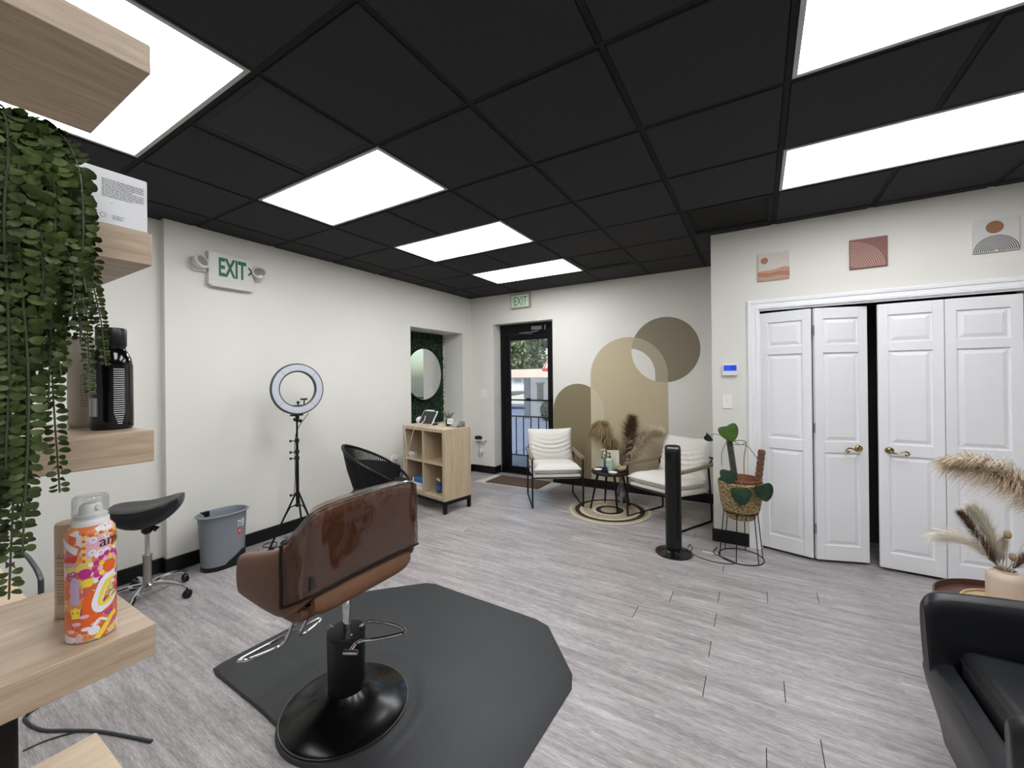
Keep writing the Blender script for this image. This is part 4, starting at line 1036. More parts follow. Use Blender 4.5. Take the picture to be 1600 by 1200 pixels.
PB=[M('pampas_brown','97815f',.95,var=(30,.2)),M('pampas_brown_light','a58d6d',.95)]; PT=[M('pampas_tan','d8c6ac',.95,var=(30,.1)),M('pampas_tan_light','ebdcc6',.95)]; PW=[M('pampas_white','ebe3d5',.95,var=(30,.04)),M('pampas_white_light','f5f0e5',.95)]; PD=[M('pampas_dark','6d5743',.95,var=(30,.2)),M('pampas_dark_light','8a7157',.95)]
STRAW=M('straw_stem','a08a63',.8)
t=thing('pampas_vase','clear glass floor vase holding brown pampas plumes behind the side table','vase',(-1.365,4.70,0))
m=MB(); m.lathe([(.07,.002),(.075,.01),(.062,.08),(.04,.16),(.022,.22),(.018,.27),(.022,.29),(.019,.288),(.015,.25),(.02,.215),(.037,.155),(.058,.08),(.068,.014),(.001,.012)],12); obj('vase',m,glassy('vase_glass',(226,228,226),.16,.04),t,smooth=False)
base=Vector((0,0,.2))
for nm,path,mats,w,n,dr in (('left',[(-.03,-.01,.40),(-.09,-.03,.60),(-.16,-.06,.74),(-.20,-.07,.82),(-.255,-.08,.83)],PB,.25,2400,.9),
    ('mid',[(.05,0,.45),(.09,.02,.66),(.11,.02,.82),(.135,.02,.99)],PD,.16,2000,.2),
    ('right',[(.08,-.01,.42),(.16,0,.60),(.25,.02,.75),(.33,.04,.82),(.43,.05,.85)],PT,.18,1900,.55),
    ('low',[(.02,0,.38),(.03,-.01,.52),(.05,-.01,.66),(.06,0,.74)],PT,.12,400,.3)):
    m=MB(); plume(m,path,w,n,len(nm)*7,dr,.0026,1.35); pl=obj('plume',m,mats,t,smooth=False)
    m=MB(); m.tube(spline([(0,0,.03),(0,0,.25)]+path,4),.0022,5); obj('stem',m,STRAW,pl)
# door mat and white rug under it
t=thing('fringed_rug','white fringed cotton rug under the brown door mat','rug',(-2.86,4.905,0))
rr=[(-3.335,5.125),(-3.37,4.64),(-2.36,4.69),(-2.35,5.12)]
m=MB(); m.prism([(x+2.86,y-4.905) for x,y in rr],'z',.0005,.005); obj('weave',m,M('cotton_white','cfc9c1',.95,var=(40,.08),bmp=(120,.4,.002)),t)
FRIN=M('fringe_white','dcd7d0',.95); rnd=random.Random(6)
for (a,b,sx) in ((rr[0],rr[1],-1),(rr[3],rr[2],1)):
    m=MB()
    for i in range(46):
        f=i/45; x=a[0]+(b[0]-a[0])*f+2.86; y=a[1]+(b[1]-a[1])*f-4.905
        m.tube([(x,y,.003),(x+sx*.03,y+rnd.uniform(-.01,.01),.003),(x+sx*rnd.uniform(.045,.07),y+rnd.uniform(-.02,.02),.002)],.002,4)
    obj('fringe',m,FRIN,t)
t=thing('door_mat','brown coir door mat lying on the white fringed rug','door mat',(-2.85,4.91,.0055))
m=MB(); m.prism([(-.40,-.235),(.40,-.20),(.40,.19),(-.40,.19)],'z',0,.012); obj('mat',m,M('coir_brown','5f4a3a',.98,var=(18,.2),bmp=(300,.8,.004)),t,bevel=.002)
# ================================================================== tower fan
t=thing('tower_fan','black tower fan on round base before the right white chair','fan',(-.605,3.565,0),R(10))
m=MB(); m.lathe([(.138,0),(.143,.005),(.142,.012),(.12,.02),(.06,.032),(.05,.045)],48); obj('base',m,M('fan_gloss_black','0b0b0c',.2,spec=.6,var=(5,.1)),t)
def fanring(z,k=1,sl=0):
    o=[]
    for i in range(32):
        a=2*PI*i/32; c=cos(a); s=sin(a); x=.062*k*math.copysign(abs(c)**.62,c); y=.06*k*math.copysign(abs(s)**.75,s)
        o.append((x,y,z+sl*(y+.06)))
    return o
m=MB(); m.loft([fanring(.03,.9),fanring(.045,.97),fanring(.06),fanring(.83),fanring(.848,1,.22),fanring(.856,.95,.22),fanring(.856,.5,.22)]); obj('body',m,BLKPLA,t)
m=MB()
for i in range(11):
    x=-.012+.0062*i; m.box(x-.0011,-.0645,.13,x+.0011,-.056,.80)
obj('grille',m,M('fan_grille','1c1d1f',.3),t,smooth=False)
m=MB(); m.box(-.055,-.0615,.77,-.018,-.054,.83); obj('dark_window',m,M('fan_window','050506',.1),t,smooth=False)
m=MB()
for i in range(7):
    x=-.036+.012*i; m.box(x-.0045,-.045,.861,x+.0045,-.012,.8715)
obj('buttons',m,M('fan_buttons','b9bbbe',.4),t,bevel=.001,seg=1)
t=thing('fan_cord','thin black fan cord running over the floor to plant stand','cord',(-.4,3.6,0))
m=MB(); m.tube(spline([(-.115,.08,.02),(-.10,.10,.045),(-.08,.08,.02),(-.09,.04,.006),(-.05,.0,.004),(.06,-.055,.004),(.18,-.045,.004),(.235,-.005,.004),(.20,.03,.006),(.10,.09,.006),(.07,.14,.006),(.09,.25,.006)],8),.0032,6); obj('cable',m,BLKPLA,t)
t=thing('paper_strip','white paper strip lying on the floor beside the fan cord','paper',(-.352,3.715,0),R(3)); m=MB(); m.box(-.055,-.012,.0003,.055,.012,.002); obj('strip',m,WHITEP,t,smooth=False)
# ================================================================== plant stand, basket, plant
PX,PY=-.13,3.752
t=thing('plant_stand','black wire plant stand holding the woven basket by the closet','plant stand',(PX,PY,0))
m=MB(); ringp=lambda r,z,n=40:[(r*cos(2*PI*i/n),r*sin(2*PI*i/n),z) for i in range(n)]
m.tube(ringp(.158,.0045),.0042,6,closed=True); m.tube(ringp(.123,.372),.0042,6,closed=True); obj('ring',m,BLKMET,t)
for k in range(6):
    a=R(20)+k*PI/3; m=MB(); m.tube([(.158*cos(a),.158*sin(a),.0045),(.123*cos(a),.123*sin(a),.372)],.004,6); obj('leg',m,BLKMET,t)
def seagrass():
    m_,nt,b=newmat('seagrass'); v=coords(nt,(1,1,1)); w=nd(nt,'ShaderNodeTexVoronoi'); w.inputs['Scale'].default_value=1
    mp=coords(nt,(55,55,110)); L(nt,mp,w.inputs['Vector'])
    L(nt,ramp(nt,w.outputs['Distance'],[(.1,lin('c9b288')),(.45,lin('a08a5e')),(.8,lin('4c3f2a'))]),b.inputs['Base Color']); b.inputs['Roughness'].default_value=.8
    bump(nt,b,w.outputs['Distance'],.9,-.006); return m_
SEAG=seagrass()
t=thing('woven_basket','woven seagrass basket sitting in the black wire stand','basket',(PX,PY,.318))
m=MB(); pr=[(.001,0),(.095,0),(.103,.006),(.107,.03),(.1165,.055),(.131,.07)]
k=14
for i in range(k+1):
    f=i/k; pr.append((.131+.030*f**.8+.0018*sin(i*PI),.075+.215*f)); 
    if i<k: pr.append((.131+.030*(f+.5/k)**.8+.004,.075+.215*(f+.5/k)))
pr+=[(.156,.296),(.150,.290),(.13,.09),(.001,.085)]
m.lathe(pr,56,caps=False); obj('weave',m,SEAG,t)
t=thing('potted_philodendron','heart-leaved climbing plant with moss poles in the seagrass basket','plant',(PX,PY,.405))
TER=M('terracotta','85503b',.75,var=(9,.08))
m=MB(); m.lathe([(.09,0),(.11,.005),(.135,.195),(.143,.205),(.143,.232),(.136,.234),(.13,.2),(.125,.165),(.001,.165)],44,c=(.008,0,0)); obj('pot',m,TER,t)
m=MB(); m.lathe([(.124,.160),(.09,.172),(.001,.174)],30,caps=False,c=(.008,0,0)); obj('soil',m,M('soil','33261d',.95,bmp=(60,.6,.006)),t)
m=MB(); a=Vector((-.03,-.02,.17)); b=Vector((-.075,-.02,.545)); m.tube([a,b],[.022,.021],14); po=obj('pole',m,M('pole_black','0e0f0e',.7),t)
m=MB(); d=(b-a); ax=d.normalized(); s1=ax.cross(Vector((0,1,0))).normalized(); s2=ax.cross(s1)
for k in range(10):
    for sgn in (1,-1):
        pts=[a+d*f+(s1*cos(2*PI*k/10+sgn*f*9)+s2*sin(2*PI*k/10+sgn*f*9))*.0235 for f in [i/40 for i in range(41)]]
        m.tube(pts,.0008,4,caps=False)
obj('mesh_wrap',m,M('mesh_white','85877b',.6),po)
m=MB(); a=Vector((.118,0,.17)); b=Vector((.150,-.005,.465)); pts=[];rad_=[]
for i in range(31):
    f=i/30; pts.append(a.lerp(b,f)); rad_.append(.0215+.0055*abs(sin(f*PI*7)))
m.tube(pts,rad_,16); obj('coir_pole',m,M('coir_pole','6d513c',.95,var=(50,.25),bmp=(120,.8,.004)),t)
def heart(name,c,size,yaw,pitch,roll,mat,fold=.25):
    m=MB(); vs=[];n=30; M4=Matrix.Translation(c)@Matrix.Rotation(yaw,4,'Z')@Matrix.Rotation(pitch,4,'X')@Matrix.Rotation(roll,4,'Y')
    out=[]
    for i in range(n):
        a=2*PI*i/n; x=.47*sin(a)*abs(sin(a))**.55*(1+.12*cos(a)); z=(.46*cos(a)-.10*cos(2*a)-.05*cos(3*a))
        out.append((x,z))
    rings=[]
    for f in (.02,.35,.7,1):
        ring=[]
        for x,z in out:
            X=x*f;Z=z*f
            Y=-fold*abs(X)*.5+.12*Z*Z-.02*sin(Z*9)*abs(X)
            ring.append(M4@Vector((X*size,Y*size,Z*size)))
        rings.append(ring)
    m.loft(rings,caps=False); m.add([rings[0][i] for i in range(n)],[tuple(range(n))])
    return obj(name,m,mat,t)
heart('leaf',(-.072,-.06,.60),.155,R(8),R(-8),R(-22),LEAFN,.1)
heart('leaf',(-.072,-.125,.262),.135,R(-15),R(-20),R(-6),LEAFP,.5)
heart('leaf',(.012,-.175,.135),.15,R(5),R(-14),R(0),LEAFP,.35)
heart('leaf',(.155,-.12,.17),.15,R(28),R(-12),R(-14),LEAFP,.55)
heart('leaf',(-.222,-.03,.545),.085,R(-35),R(20),R(-50),LEAFP,.7)
VINE=M('vine_stem','6f6f5c',.6)
m=MB()
m.tube(spline([(-.075,-.045,.53),(-.10,-.04,.50),(-.125,-.07,.42),(-.122,-.105,.33)],7),.003,6)
m.tube(spline([(-.07,-.045,.53),(-.13,-.05,.565),(-.18,-.04,.575),(-.205,-.035,.56)],7),.003,6)
m.tube(spline([(-.06,-.04,.52),(0,-.045,.535),(.04,-.045,.53),(.045,-.045,.51),(.03,-.04,.40),(.028,-.04,.28),(.028,-.04,.18)],7),.0035,6)
m.tube(spline([(-.05,-.04,.50),(.0,-.045,.50),(.04,-.045,.50),(.075,-.045,.47),(.13,-.04,.38)],7),.003,6)
m.tube(spline([(-.06,-.04,.545),(.0,-.035,.50),(.045,-.04,.52)],7),.003,6)
m.tube(spline([(.02,-.10,.24),(.012,-.16,.225),(.012,-.178,.20)],6),.0025,5); m.tube(spline([(.11,-.05,.24),(.14,-.11,.26),(.152,-.125,.235)],6),.0025,5)
obj('vine',m,VINE,t)
# ================================================================== black tub chair at right
t=thing('tub_armchair','black leather tub armchair at the lower right edge of photo','armchair',(.86,1.775,0))
def ushell():
    # plan from far arm front (y=+) round the back (x=+) to the near arm front
    path=[(-.350,.274),(-.345,.2745),(-.336,.275),(-.318,.276),(-.29,.278),(-.2,.285),(0,.295),(.13,.28),(.24,.22),(.295,.12),(.31,0)]
    path=path+[(x,-y) for x,y in path[-2::-1]]
    zt=[.655,.655,.656,.657,.659,.667,.68,.70,.725,.74,.745]; zt=zt+zt[-2::-1]
    fr=[0,.2,.45,.6,.8,.95,1]; 
    return path,zt
pt,zt=ushell(); P3=spline([(x,y,z) for (x,y),z in zip(pt,zt)],4); nn=normals([(p.x,p.y) for p in P3])
rings=[]; TT=.088
for i,(p,n) in enumerate(zip(P3,nn)):
    if n.dot(Vector((p.x,p.y)))<0: n=-n
    e=min(i,len(P3)-1-i); dd=(p-(P3[0] if i<len(P3)/2 else P3[-1])).length; ff=max(0,1-dd/.062); ci=(1-ff*ff)**.5; wd=TT/2*(.42+.58*ci); zt_=p.z-.05*(1-ci); c_=TT/2*(.55+.45*ci)
    tp=.075 if e>2 else .075
    zf=.36*max(0,1-dd/.14)**.5
    def q(o,z):
        z=max(z,zf+.02*(o/TT))
        return (p.x+n.x*o+(.085*(1-z/.42) if z<.42 else 0)*max(0,1-e/14),p.y+n.y*o,z)
    rings.append([q(c_-wd,.16),q(c_-wd,.34),q(c_-wd,zt_-.06),q(c_-wd*.72,zt_-.014),q(c_,zt_),q(c_+wd*.8,zt_-.016),q(c_+wd,zt_-.07),q(c_+wd*.9,.36),q(c_+wd*.5,.08),q(c_,.07)])
m=MB(); m.loft(rings); obj('shell',m,BLKLEA,t,sub=2)
m=MB(); rings=[]
for x,z0,z1 in ((-.342,.33,.405),(-.335,.2,.42),(-.30,.10,.424),(-.275,.08,.42)):
    rings.append([(x+ (0 if True else 0),-.285,z0),(x,.285,z0),(x,.285,z1),(x,-.285,z1)])
pr=[(-.340,.36),(-.330,.402),(-.30,.416),(-.276,.418),(-.276,.09),(-.283,.085),(-.295,.16),(-.33,.30)]
m.prism([(x-.002,z) for x,z in pr],'y',-.352,.352); obj('front_rail',m,BLKLEA,t,bevel=.02,seg=4)
m=MB(); m.box(-.268,-.272,.30,.28,.272,.497); obj('seat_cushion',m,BLKLEA,t,bevel=.035,seg=4)
m=MB(); m.tube([(-.267,-.255,.458),(-.268,0,.459),(-.267,.255,.458)],.0045,6); obj('piping',m,BLKLEA,t)
for x,y in ((-.24,.24),(-.24,-.24),(.22,.2),(.22,-.2)):
    m=MB(); m.tube([(x,y,0),(x,y,.1)],[.018,.022],10); obj('leg',m,BLACKM,t)
# round table with tray and vase behind it
TBX,TBY=.945,2.575
t=thing('coffee_table','round brown rimmed table behind the black tub chair','table',(TBX,TBY,0))
BRW=wood('reddish_brown_wood','6b4a3d','4a3129',(4,4,6),.4)
m=MB(); m.lathe([(.001,.42),(.255,.42),(.27,.43),(.272,.462),(.266,.464),(.262,.438),(.001,.437)],56); obj('tabletop',m,BRW,t)
for k in range(3):
    a=R(90)+k*2*PI/3; m=MB(); m.tube([(.17*cos(a),.17*sin(a),.42),(.23*cos(a),.23*sin(a),0)],[.016,.011],10); obj('leg',m,BLKMET,t)
t=thing('rattan_placemat','round pale rattan mat on the brown table under vase','placemat',(TBX-.01,TBY+.02,.4375))
m=MB(); pr=[]
for s in range(40): pr.append((max(1e-5,.17*s/39),.006+.002*abs(sin(s*PI/2.6))))
pr+=[(.172,.003),(.17,0)]
m.lathe(pr,56,caps=False); m.tube(ringp(.168,.012),.005,6,closed=True); obj('weave',m,M('rattan','cdb48c',.7,var=(40,.15)),t)
t=thing('ceramic_vase','cream ceramic vase of dried grasses on table behind tub chair','vase',(.897,2.60,.4462))
m=MB(); m.lathe([(.048,0),(.055,.006),(.0575,.03),(.0575,.125),(.054,.142),(.044,.152),(.036,.155),(.036,.163),(.032,.163),(.031,.15),(.045,.13),(.05,.02),(.001,.015)],40); obj('vase',m,M('cream_ceramic','d8c3b0',.4,var=(4,.04)),t)
for nm,path,mats,w,n,dr,th in (('p1',[(-.02,.01,.17),(-.06,.0,.25),(-.105,-.0,.34),(-.132,0,.385)],PD,.05,900,.0,.0011),
   ('p2',[(-.01,.02,.18),(-.03,.02,.28),(-.06,.03,.36),(-.085,.03,.405)],PW,.07,1100,.05,.0014),
   ('p3',[(-.05,-.01,.2),(-.10,-.02,.255),(-.16,-.02,.275),(-.215,-.02,.27)],PW,.10,420,.25,.0010),
   ('p4',[(.02,.0,.17),(.045,.0,.21),(.075,0,.25)],PD,.045,400,.1,.0010),
   ('p5',[(.04,.01,.2),(.09,.01,.24),(.15,.01,.25)],PT,.07,350,.3,.0010),
   ('p6',[(.0,.02,.18),(.005,.02,.25),(.006,.02,.30)],PT,.035,220,.0,.0009)):
    m=MB(); plume(m,path,w,n,ord(nm[1])*3,dr,th); pl=obj('plume',m,mats,t,smooth=False)
    m=MB(); m.tube(spline([(0,0,.03),(0,0,.15)]+path,4),.0016,5); obj('stem',m,STRAW,pl)
m=MB()
for c,r in (((.008,.0,.315),.013),((.018,-.01,.225),.012)): m.ball(c,r,10,8,sz=1.4)
m.tube(spline([(0,0,.1),(.008,0,.31)],4),.0012,5); m.tube(spline([(0,0,.1),(.018,-.01,.22)],4),.0012,5)
obj('seed_head',m,M('bunny_tail','a8906f',.95,bmp=(200,.5,.003)),t)
m=MB(); m.tube(spline([(0,0,.1),(.03,0,.20),(.05,0,.28),(.09,0,.33),(.15,0,.34)],6),.0025,6); obj('twig',m,M('pale_twig','d9d2c8',.7),t)
t=thing('floor_pampas','tall arching tan pampas plume by the closet doors at right edge','dried plant',(1.18,2.85,0))
m=MB(); m.lathe([(.08,0),(.11,.02),(.13,.2),(.09,.38),(.06,.44),(.065,.47),(.055,.46),(.08,.36),(.11,.2),(.001,.03)],32); obj('vase',m,M('taupe_ceramic','9b8878',.6),t)
m=MB(); plume(m,[(-.10,-.05,.80),(-.155,-.09,.90),(-.22,-.13,.975),(-.33,-.18,1.03),(-.45,-.22,1.045)],.15,1700,77,.6,.0013); pl=obj('plume',m,[PT[0],PB[1]],t,smooth=False)
m=MB(); m.tube(spline([(0,0,.05),(-.03,-.01,.45),(-.10,-.05,.80),(-.155,-.09,.90),(-.22,-.13,.975)],6),.0035,6); obj('stem',m,STRAW,pl)
# ================================================================== floating shelves and what stands on them
SX0,SX1,SY0,SY1=-.967,-.71,-.0595,.2255
names={1.918:'top floating oak shelf nearest the ceiling light','s':''}
for z,th,l in ((1.918,.040,'highest pale oak floating shelf, just under the ceiling light'),(1.658,.044,'pale oak floating shelf carrying the white box'),(1.389,.043,'pale oak floating shelf carrying the black and grey bottles'),(1.1234,.043,'pale oak floating shelf carrying the patterned spray can'),(.860,.043,'lowest pale floating shelf, only its corner showing at the bottom edge')):
    t=thing('floating_shelf',l,'shelf',(SX1,SY1,z),0,'floating shelves at left'); m=MB(); m.box(SX0-SX1,SY0-SY1,-th,0,0,0); obj('board',m,OAK if z>.9 else OAKB,t,bevel=.0012,seg=1,smooth=False)
t=thing('tool_holder','black box hanging beneath the oak shelf with the spray can','holder',(-.85,.03,1.079)); m=MB(); m.box(-.045,-.0895,-.155,.045,.087,-.0005); obj('case',m,BLACKM,t,bevel=.004)
t=thing('console_table','pale wood console top behind the shelves at left edge','console',(-1.6,.0,0)); m=MB(); m.box(-.16,-.5,.915,.159,.225,.957); obj('top',m,OAKB,t,bevel=.002,seg=1,smooth=False)
for x,y in ((-.12,-.45),(.12,-.45),(-.12,-.2),(.12,-.2)):
    m=MB(); m.box(x-.015,y-.015,0,x+.015,y+.015,.914); obj('leg',m,BLKMET,t,smooth=False)
DCORD=M('dark_grey_cord','3f4548',.5)
t=thing('lamp_cord','grey cord arching behind the shelves at left','cord',(-1.6,.2,0)); m=MB(); m.tube(spline([(-.347,.08,.935),(-.27,.085,.945),(-.185,.085,.942),(-.098,.085,.925),(-.079,.085,.885),(-.3,.12,.6),(-.75,.17,.25),(-1.143,.227,.008)],8),.006,6); obj('cable',m,DCORD,t)
t=thing('loose_cable','dark cable curling on the floor below the floating shelves','cable',(-2.5,.43,0))
m=MB(); m.tube(spline([(-.29,.08,.006),(-.243,-.002,.006),(-.20,-.02,.006),(-.07,.004,.006),(.04,.065,.006),(.16,.13,.006),(.40,.22,.006)],8),.006,6); m.tube(spline([(.01,-.06,.004),(.02,.0,.004),(.06,.07,.004)],6),.003,5); obj('cable',m,DCORD,t)
# white box with fine print
t=thing('white_box','white carton with fine print on the shelf beside trailing plant','box',(-.7135,.2215,1.6583)); m=MB(); m.box(-.11,-.19,0,0,0,.071); obj('carton',m,M('carton_white','dcdcdd',.6,var=(6,.015)),t,bevel=.0012,seg=1,smooth=False)
m=MB(); rnd=random.Random(9)
def words(y0,y1,z,h):
    y=y0
    while y<y1:
        w=rnd.uniform(.0012,.0042); m.quad((.0003,y,z),(.0003,min(y+w,y1),z),(.0003,min(y+w,y1),z+h),(.0003,y,z+h)); y+=w+.0006
for i in range(10): words(-.046,-.004-(.012 if i in (4,9) else 0),.0575-.0024*i,.0011)
words(-.037,-.0355,.0285,.001); words(-.036,-.024,.0125,.0008); words(-.036,-.026,.0105,.0008); words(-.036,-.025,.0085,.0008)
m.tube([(.0002,-.045+.0028*cos(a),.0115+.0028*sin(a)) for a in [2*PI*i/20 for i in range(20)]],.0002,4,closed=True)
obj('print',m,M('fine_print','6e6d70',.6),t,smooth=False)
# black bottle
t=thing('black_bottle','glossy black bottle with barcode on the middle floating shelf','bottle',(-.778,.2,1.3893))
m=MB(); m.lathe([(.0205,0),(.0228,.003),(.0230,.012),(.0228,.088),(.0212,.099),(.0168,.109),(.0148,.112)],40); obj('body',m,M('gloss_black_bottle','07080b',.12,spec=.6,var=(5,.1)),t)
m=MB(); m.lathe([(.014,.110),(.0152,.113),(.0152,.116),(.0142,.117)],32); obj('neck_ring',m,M('gloss_black_ring','0a0a0c',.15),t)
m=MB(); m.lathe([(.0158,.116),(.0164,.1175),(.0164,.1395),(.0153,.1415),(.001,.1417)],36); obj('cap',m,M('black_cap','0a0a0b',.35,var=(5,.1)),t)
m=MB()
def cyl(a0,a1,z0,z1,r,n=4,k=0):
    q=[R(a0+(a1-a0)*i/n) for i in range(n+1)]; m.add([(r*cos(a),r*sin(a),z) for z in (z0,z1) for a in q],[(i,i+1,n+2+i,n+1+i) for i in range(n)],k)
LBL=M('label_white_ink','c9cbce',.5)
# angle facing the camera at about -15 deg ; print to the left (smaller angle) = -60
rnd=random.Random(12)
for i in range(18):
    w=rnd.choice((.6,1.2,2)); cyl(-88+2.0*i,-88+2.0*i+w,.019,.044,.0232,1)
for i in range(14): 
    a=-86
    while a<-56:
        w=rnd.uniform(2,6); cyl(a,min(a+w,-54),.05+.0024*i,.0511+.0024*i,.0232,1); a+=w+1.2
for i in range(26): cyl(-10+max(0,5-i)*2,20-max(0,5-i)*1.5,.008+.003*i,.0092+.003*i,.0232,4)
obj('print',m,LBL,t,smooth=False)
# pale grey bottle
t=thing('grey_bottle','pale grey cylindrical bottle beside the black bottle on shelf','bottle',(-.862,.199,1.3893))
m=MB(); m.lathe([(.023,0),(.0255,.003),(.0255,.104),(.024,.108)],36); obj('body',m,M('pale_grey_bottle','b3b0a6',.35,var=(5,.03)),t)
m=MB(); m.lathe([(.0235,.108),(.025,.110),(.025,.131),(.0235,.133),(.001,.133)],36); obj('cap',m,M('pale_grey_cap','bdbab0',.35),t)
m=MB(); 
for i in range(12):
    a=-40
    while a<0: w=rnd.uniform(3,9); cyl(a,min(a+w,2),.03+.004*i,.0318+.004*i,.0257,2); a+=w+2
obj('print',m,M('grey_print','8d8a80',.6),t,smooth=False)
# beige tube bottle
t=thing('beige_bottle','slim beige bottle behind the patterned spray can','bottle',(-.847,.176,1.1238))
m=MB(); m.lathe([(.018,0),(.0195,.002),(.0195,.128),(.0185,.131),(.001,.1315)],32); obj('body',m,M('beige_bottle','bfae9b',.4,var=(4,.03)),t)
m=MB(); 
for z in (.086,.0845,.074,.061,.053,.0445,.036):
    cyl(-75,25,z,z+.0009,.0198,12)
for z in (.0795,.0775,.067,.0645,.0485,.0405):
    a=-70
    while a<20: w=rnd.uniform(3,9); cyl(a,min(a+w,22),z,z+.0011,.0198,2); a+=w+2
cyl(-62,-55,.0885,.0905,.0198); cyl(-45,-35,.0885,.0905,.0198); cyl(-70,10,.02,.034,.0197,10,1); cyl(-15,8,.013,.03,.0199,6,2)
obj('print',m,[M('beige_print','6f6459',.6),M('beige_band','a39382',.5),M('beige_light','d8cdbf',.5)],t,smooth=False)
# patterned spray can
t=thing('spray_can','hairspray can with bright floral pop-art print on floating shelf','spray can',(-.7535,.172,1.1238))
RC=.0242
def canmat():
    m_,nt,b=newmat('popart_print'); v=coords(nt,(1,1,1))
    vo=nd(nt,'ShaderNodeTexVoronoi'); vo.inputs['Scale'].default_value=75; L(nt,v,vo.inputs['Vector'])
    sx=nd(nt,'ShaderNodeSeparateColor'); L(nt,vo.outputs['Color'],sx.inputs[0])
    c=ramp(nt,sx.outputs[0],[(0,lin('d96a3c')),(.2,lin('e39a55')),(.3,lin('dfdbe2')),(.48,lin('d06478')),(.6,lin('e6cc6a')),(.7,lin('de7a4c')),(.82,lin('ad4a8e')),(.88,lin('e2bcc4'))],'CONSTANT')
    v2=nd(nt,'ShaderNodeTexVoronoi'); v2.inputs['Scale'].default_value=230; L(nt,v,v2.inputs['Vector'])
    s2=nd(nt,'ShaderNodeSeparateColor'); L(nt,v2.outputs['Color'],s2.inputs[0])
    c2=ramp(nt,s2.outputs[1],[(0,lin('e8703a')),(.3,lin('eee6e2')),(.5,lin('d9588a')),(.75,lin('f3c545'))],'CONSTANT')
    lt=nd(nt,'ShaderNodeMath',operation='LESS_THAN'); L(nt,v2.outputs['Distance'],lt.inputs[0]); lt.inputs[1].default_value=.28
    gt=nd(nt,'ShaderNodeMath',operation='GREATER_THAN'); L(nt,sx.outputs[1],gt.inputs[0]); gt.inputs[1].default_value=.45
    mu=nd(nt,'ShaderNodeMath',operation='MULTIPLY'); L(nt,lt.outputs[0],mu.inputs[0]); L(nt,gt.outputs[0],mu.inputs[1])
    mx=nd(nt,'ShaderNodeMixRGB'); L(nt,mu.outputs[0],mx.inputs[0]); L(nt,c,mx.inputs[1]); L(nt,c2,mx.inputs[2])
    L(nt,mx.outputs[0],b.inputs['Base Color']); b.inputs['Roughness'].default_value=.35; return m_
m=MB(); m.lathe([(.022,0),(.0238,.0015),(RC,.004),(RC,.133),(.0232,.139),(.0195,.1445),(.017,.146)],48); obj('can',m,canmat(),t)
m=MB(); m.lathe([(.0182,.1455),(.0182,.152),(.0165,.154),(.0165,.158),(.0115,.160),(.0105,.169),(.008,.172),(.001,.1725)],36); m.tube([(.0,.0,.166),(.011,.006,.167)],.004,10); obj('spray_head',m,WHITEP,t)
m=MB(); m.lathe([(.0178,.154),(.0176,.1795),(.0160,.182),(.001,.1822)],36,caps=False); obj('clear_cap',m,glassy('cap_clear',(244,245,246),.03,.05,fres=.45),t)
m=MB(); CM=[M('print_magenta','c2318a',.4),M('print_orange','e8652a',.4),M('print_yellow','f4d84a',.4),M('print_white','ecebf2',.4),M('print_red','d23b3f',.4),M('print_lilac','c3a9c9',.4),M('print_pink','eab3c2',.4)]
def wrap(poly,k,d=.00025):
    a0=min(a for a,z in poly); a1=max(a for a,z in poly); n=max(1,math.ceil((a1-a0)/4)); n=max(n,2)
    def span(a):
        zs=[]
        for (p,q),(r,s) in zip(poly,poly[1:]+poly[:1]):
            if min(p,r)-1e-9<=a<=max(p,r)+1e-9:
                if abs(r-p)<1e-9: zs+=[q,s]
                else: zs.append(q+(s-q)*(a-p)/(r-p))
        return (min(zs),max(zs)) if zs else None
    e=(a1-a0)*1e-4; prev=None; vs=[]
    for i in range(n+1):
        a=a0+e+(a1-a0-2*e)*i/n; sp=span(a)
        if sp is None: continue
        vs+=[((RC+d)*cos(R(a)),(RC+d)*sin(R(a)),sp[0]),((RC+d)*cos(R(a)),(RC+d)*sin(R(a)),sp[1])]
    m.add(vs,[(2*i,2*i+2,2*i+3,2*i+1) for i in range(len(vs)//2-1)],k)
def blob(a,z,r,k,d=.00025,ez=1,n=16):
    wrap([(a+math.degrees(r/RC)*cos(2*PI*i/n),z+r*ez*sin(2*PI*i/n)) for i in range(n)],k,d)
def strip(pts,w,k,d=.0004):
    P=[Vector((v.x,v.y)) for v in spline([(R(a)*RC,z,0) for a,z in pts],5)]
    for p,q in zip(P,P[1:]):
        dv=(q-p); 
        if dv.length<1e-7: continue
        n=Vector((-dv.y,dv.x)).normalized()*w/2; e=dv.normalized()*w*.3
        wrap([(math.degrees(c.x/RC),c.y) for c in (p-n-e,q-n+e,q+n+e,p+n-e)],k,d)
# camera sees about -100..70 deg, centre -13
# flower (magenta beads round an orange heart) at right
for i in range(14):
    a=2*PI*i/14; blob(32+math.degrees(.0155*cos(a)/RC),.091+.0175*sin(a),.0034,0,.0004)
for i in range(12):
    a=2*PI*i/12; blob(32+math.degrees(.0105*cos(a)/RC),.091+.012*sin(a),.0032,2 if i%2 else 6,.0005)
blob(32,.091,.008,1,.0007)
for i in range(12):
    a=2*PI*i/12+.2; blob(32+math.degrees(.020*cos(a)/RC),.091+.0225*sin(a),.0030,3,.00032)
# frame of beads with oval window near the top
for i in range(9): blob(-28,.104+.0042*i,.0021,2 if i%2 else 1,.0005)
for i in range(7): blob(38,.110+.0042*i,.0021,2 if i%2 else 1,.0005)
for i in range(6): blob(-24+11*i,.137-.0008*abs(i-3),.0022,1 if i%2 else 2,.0006)
blob(5,.121,.015,6,.0003,.8)
for a,z in ((-8,.129),(-10,.113),(8,.111),(24,.132)): blob(a,z,.0042,3,.0005); blob(a,z,.0022,6,.0007)
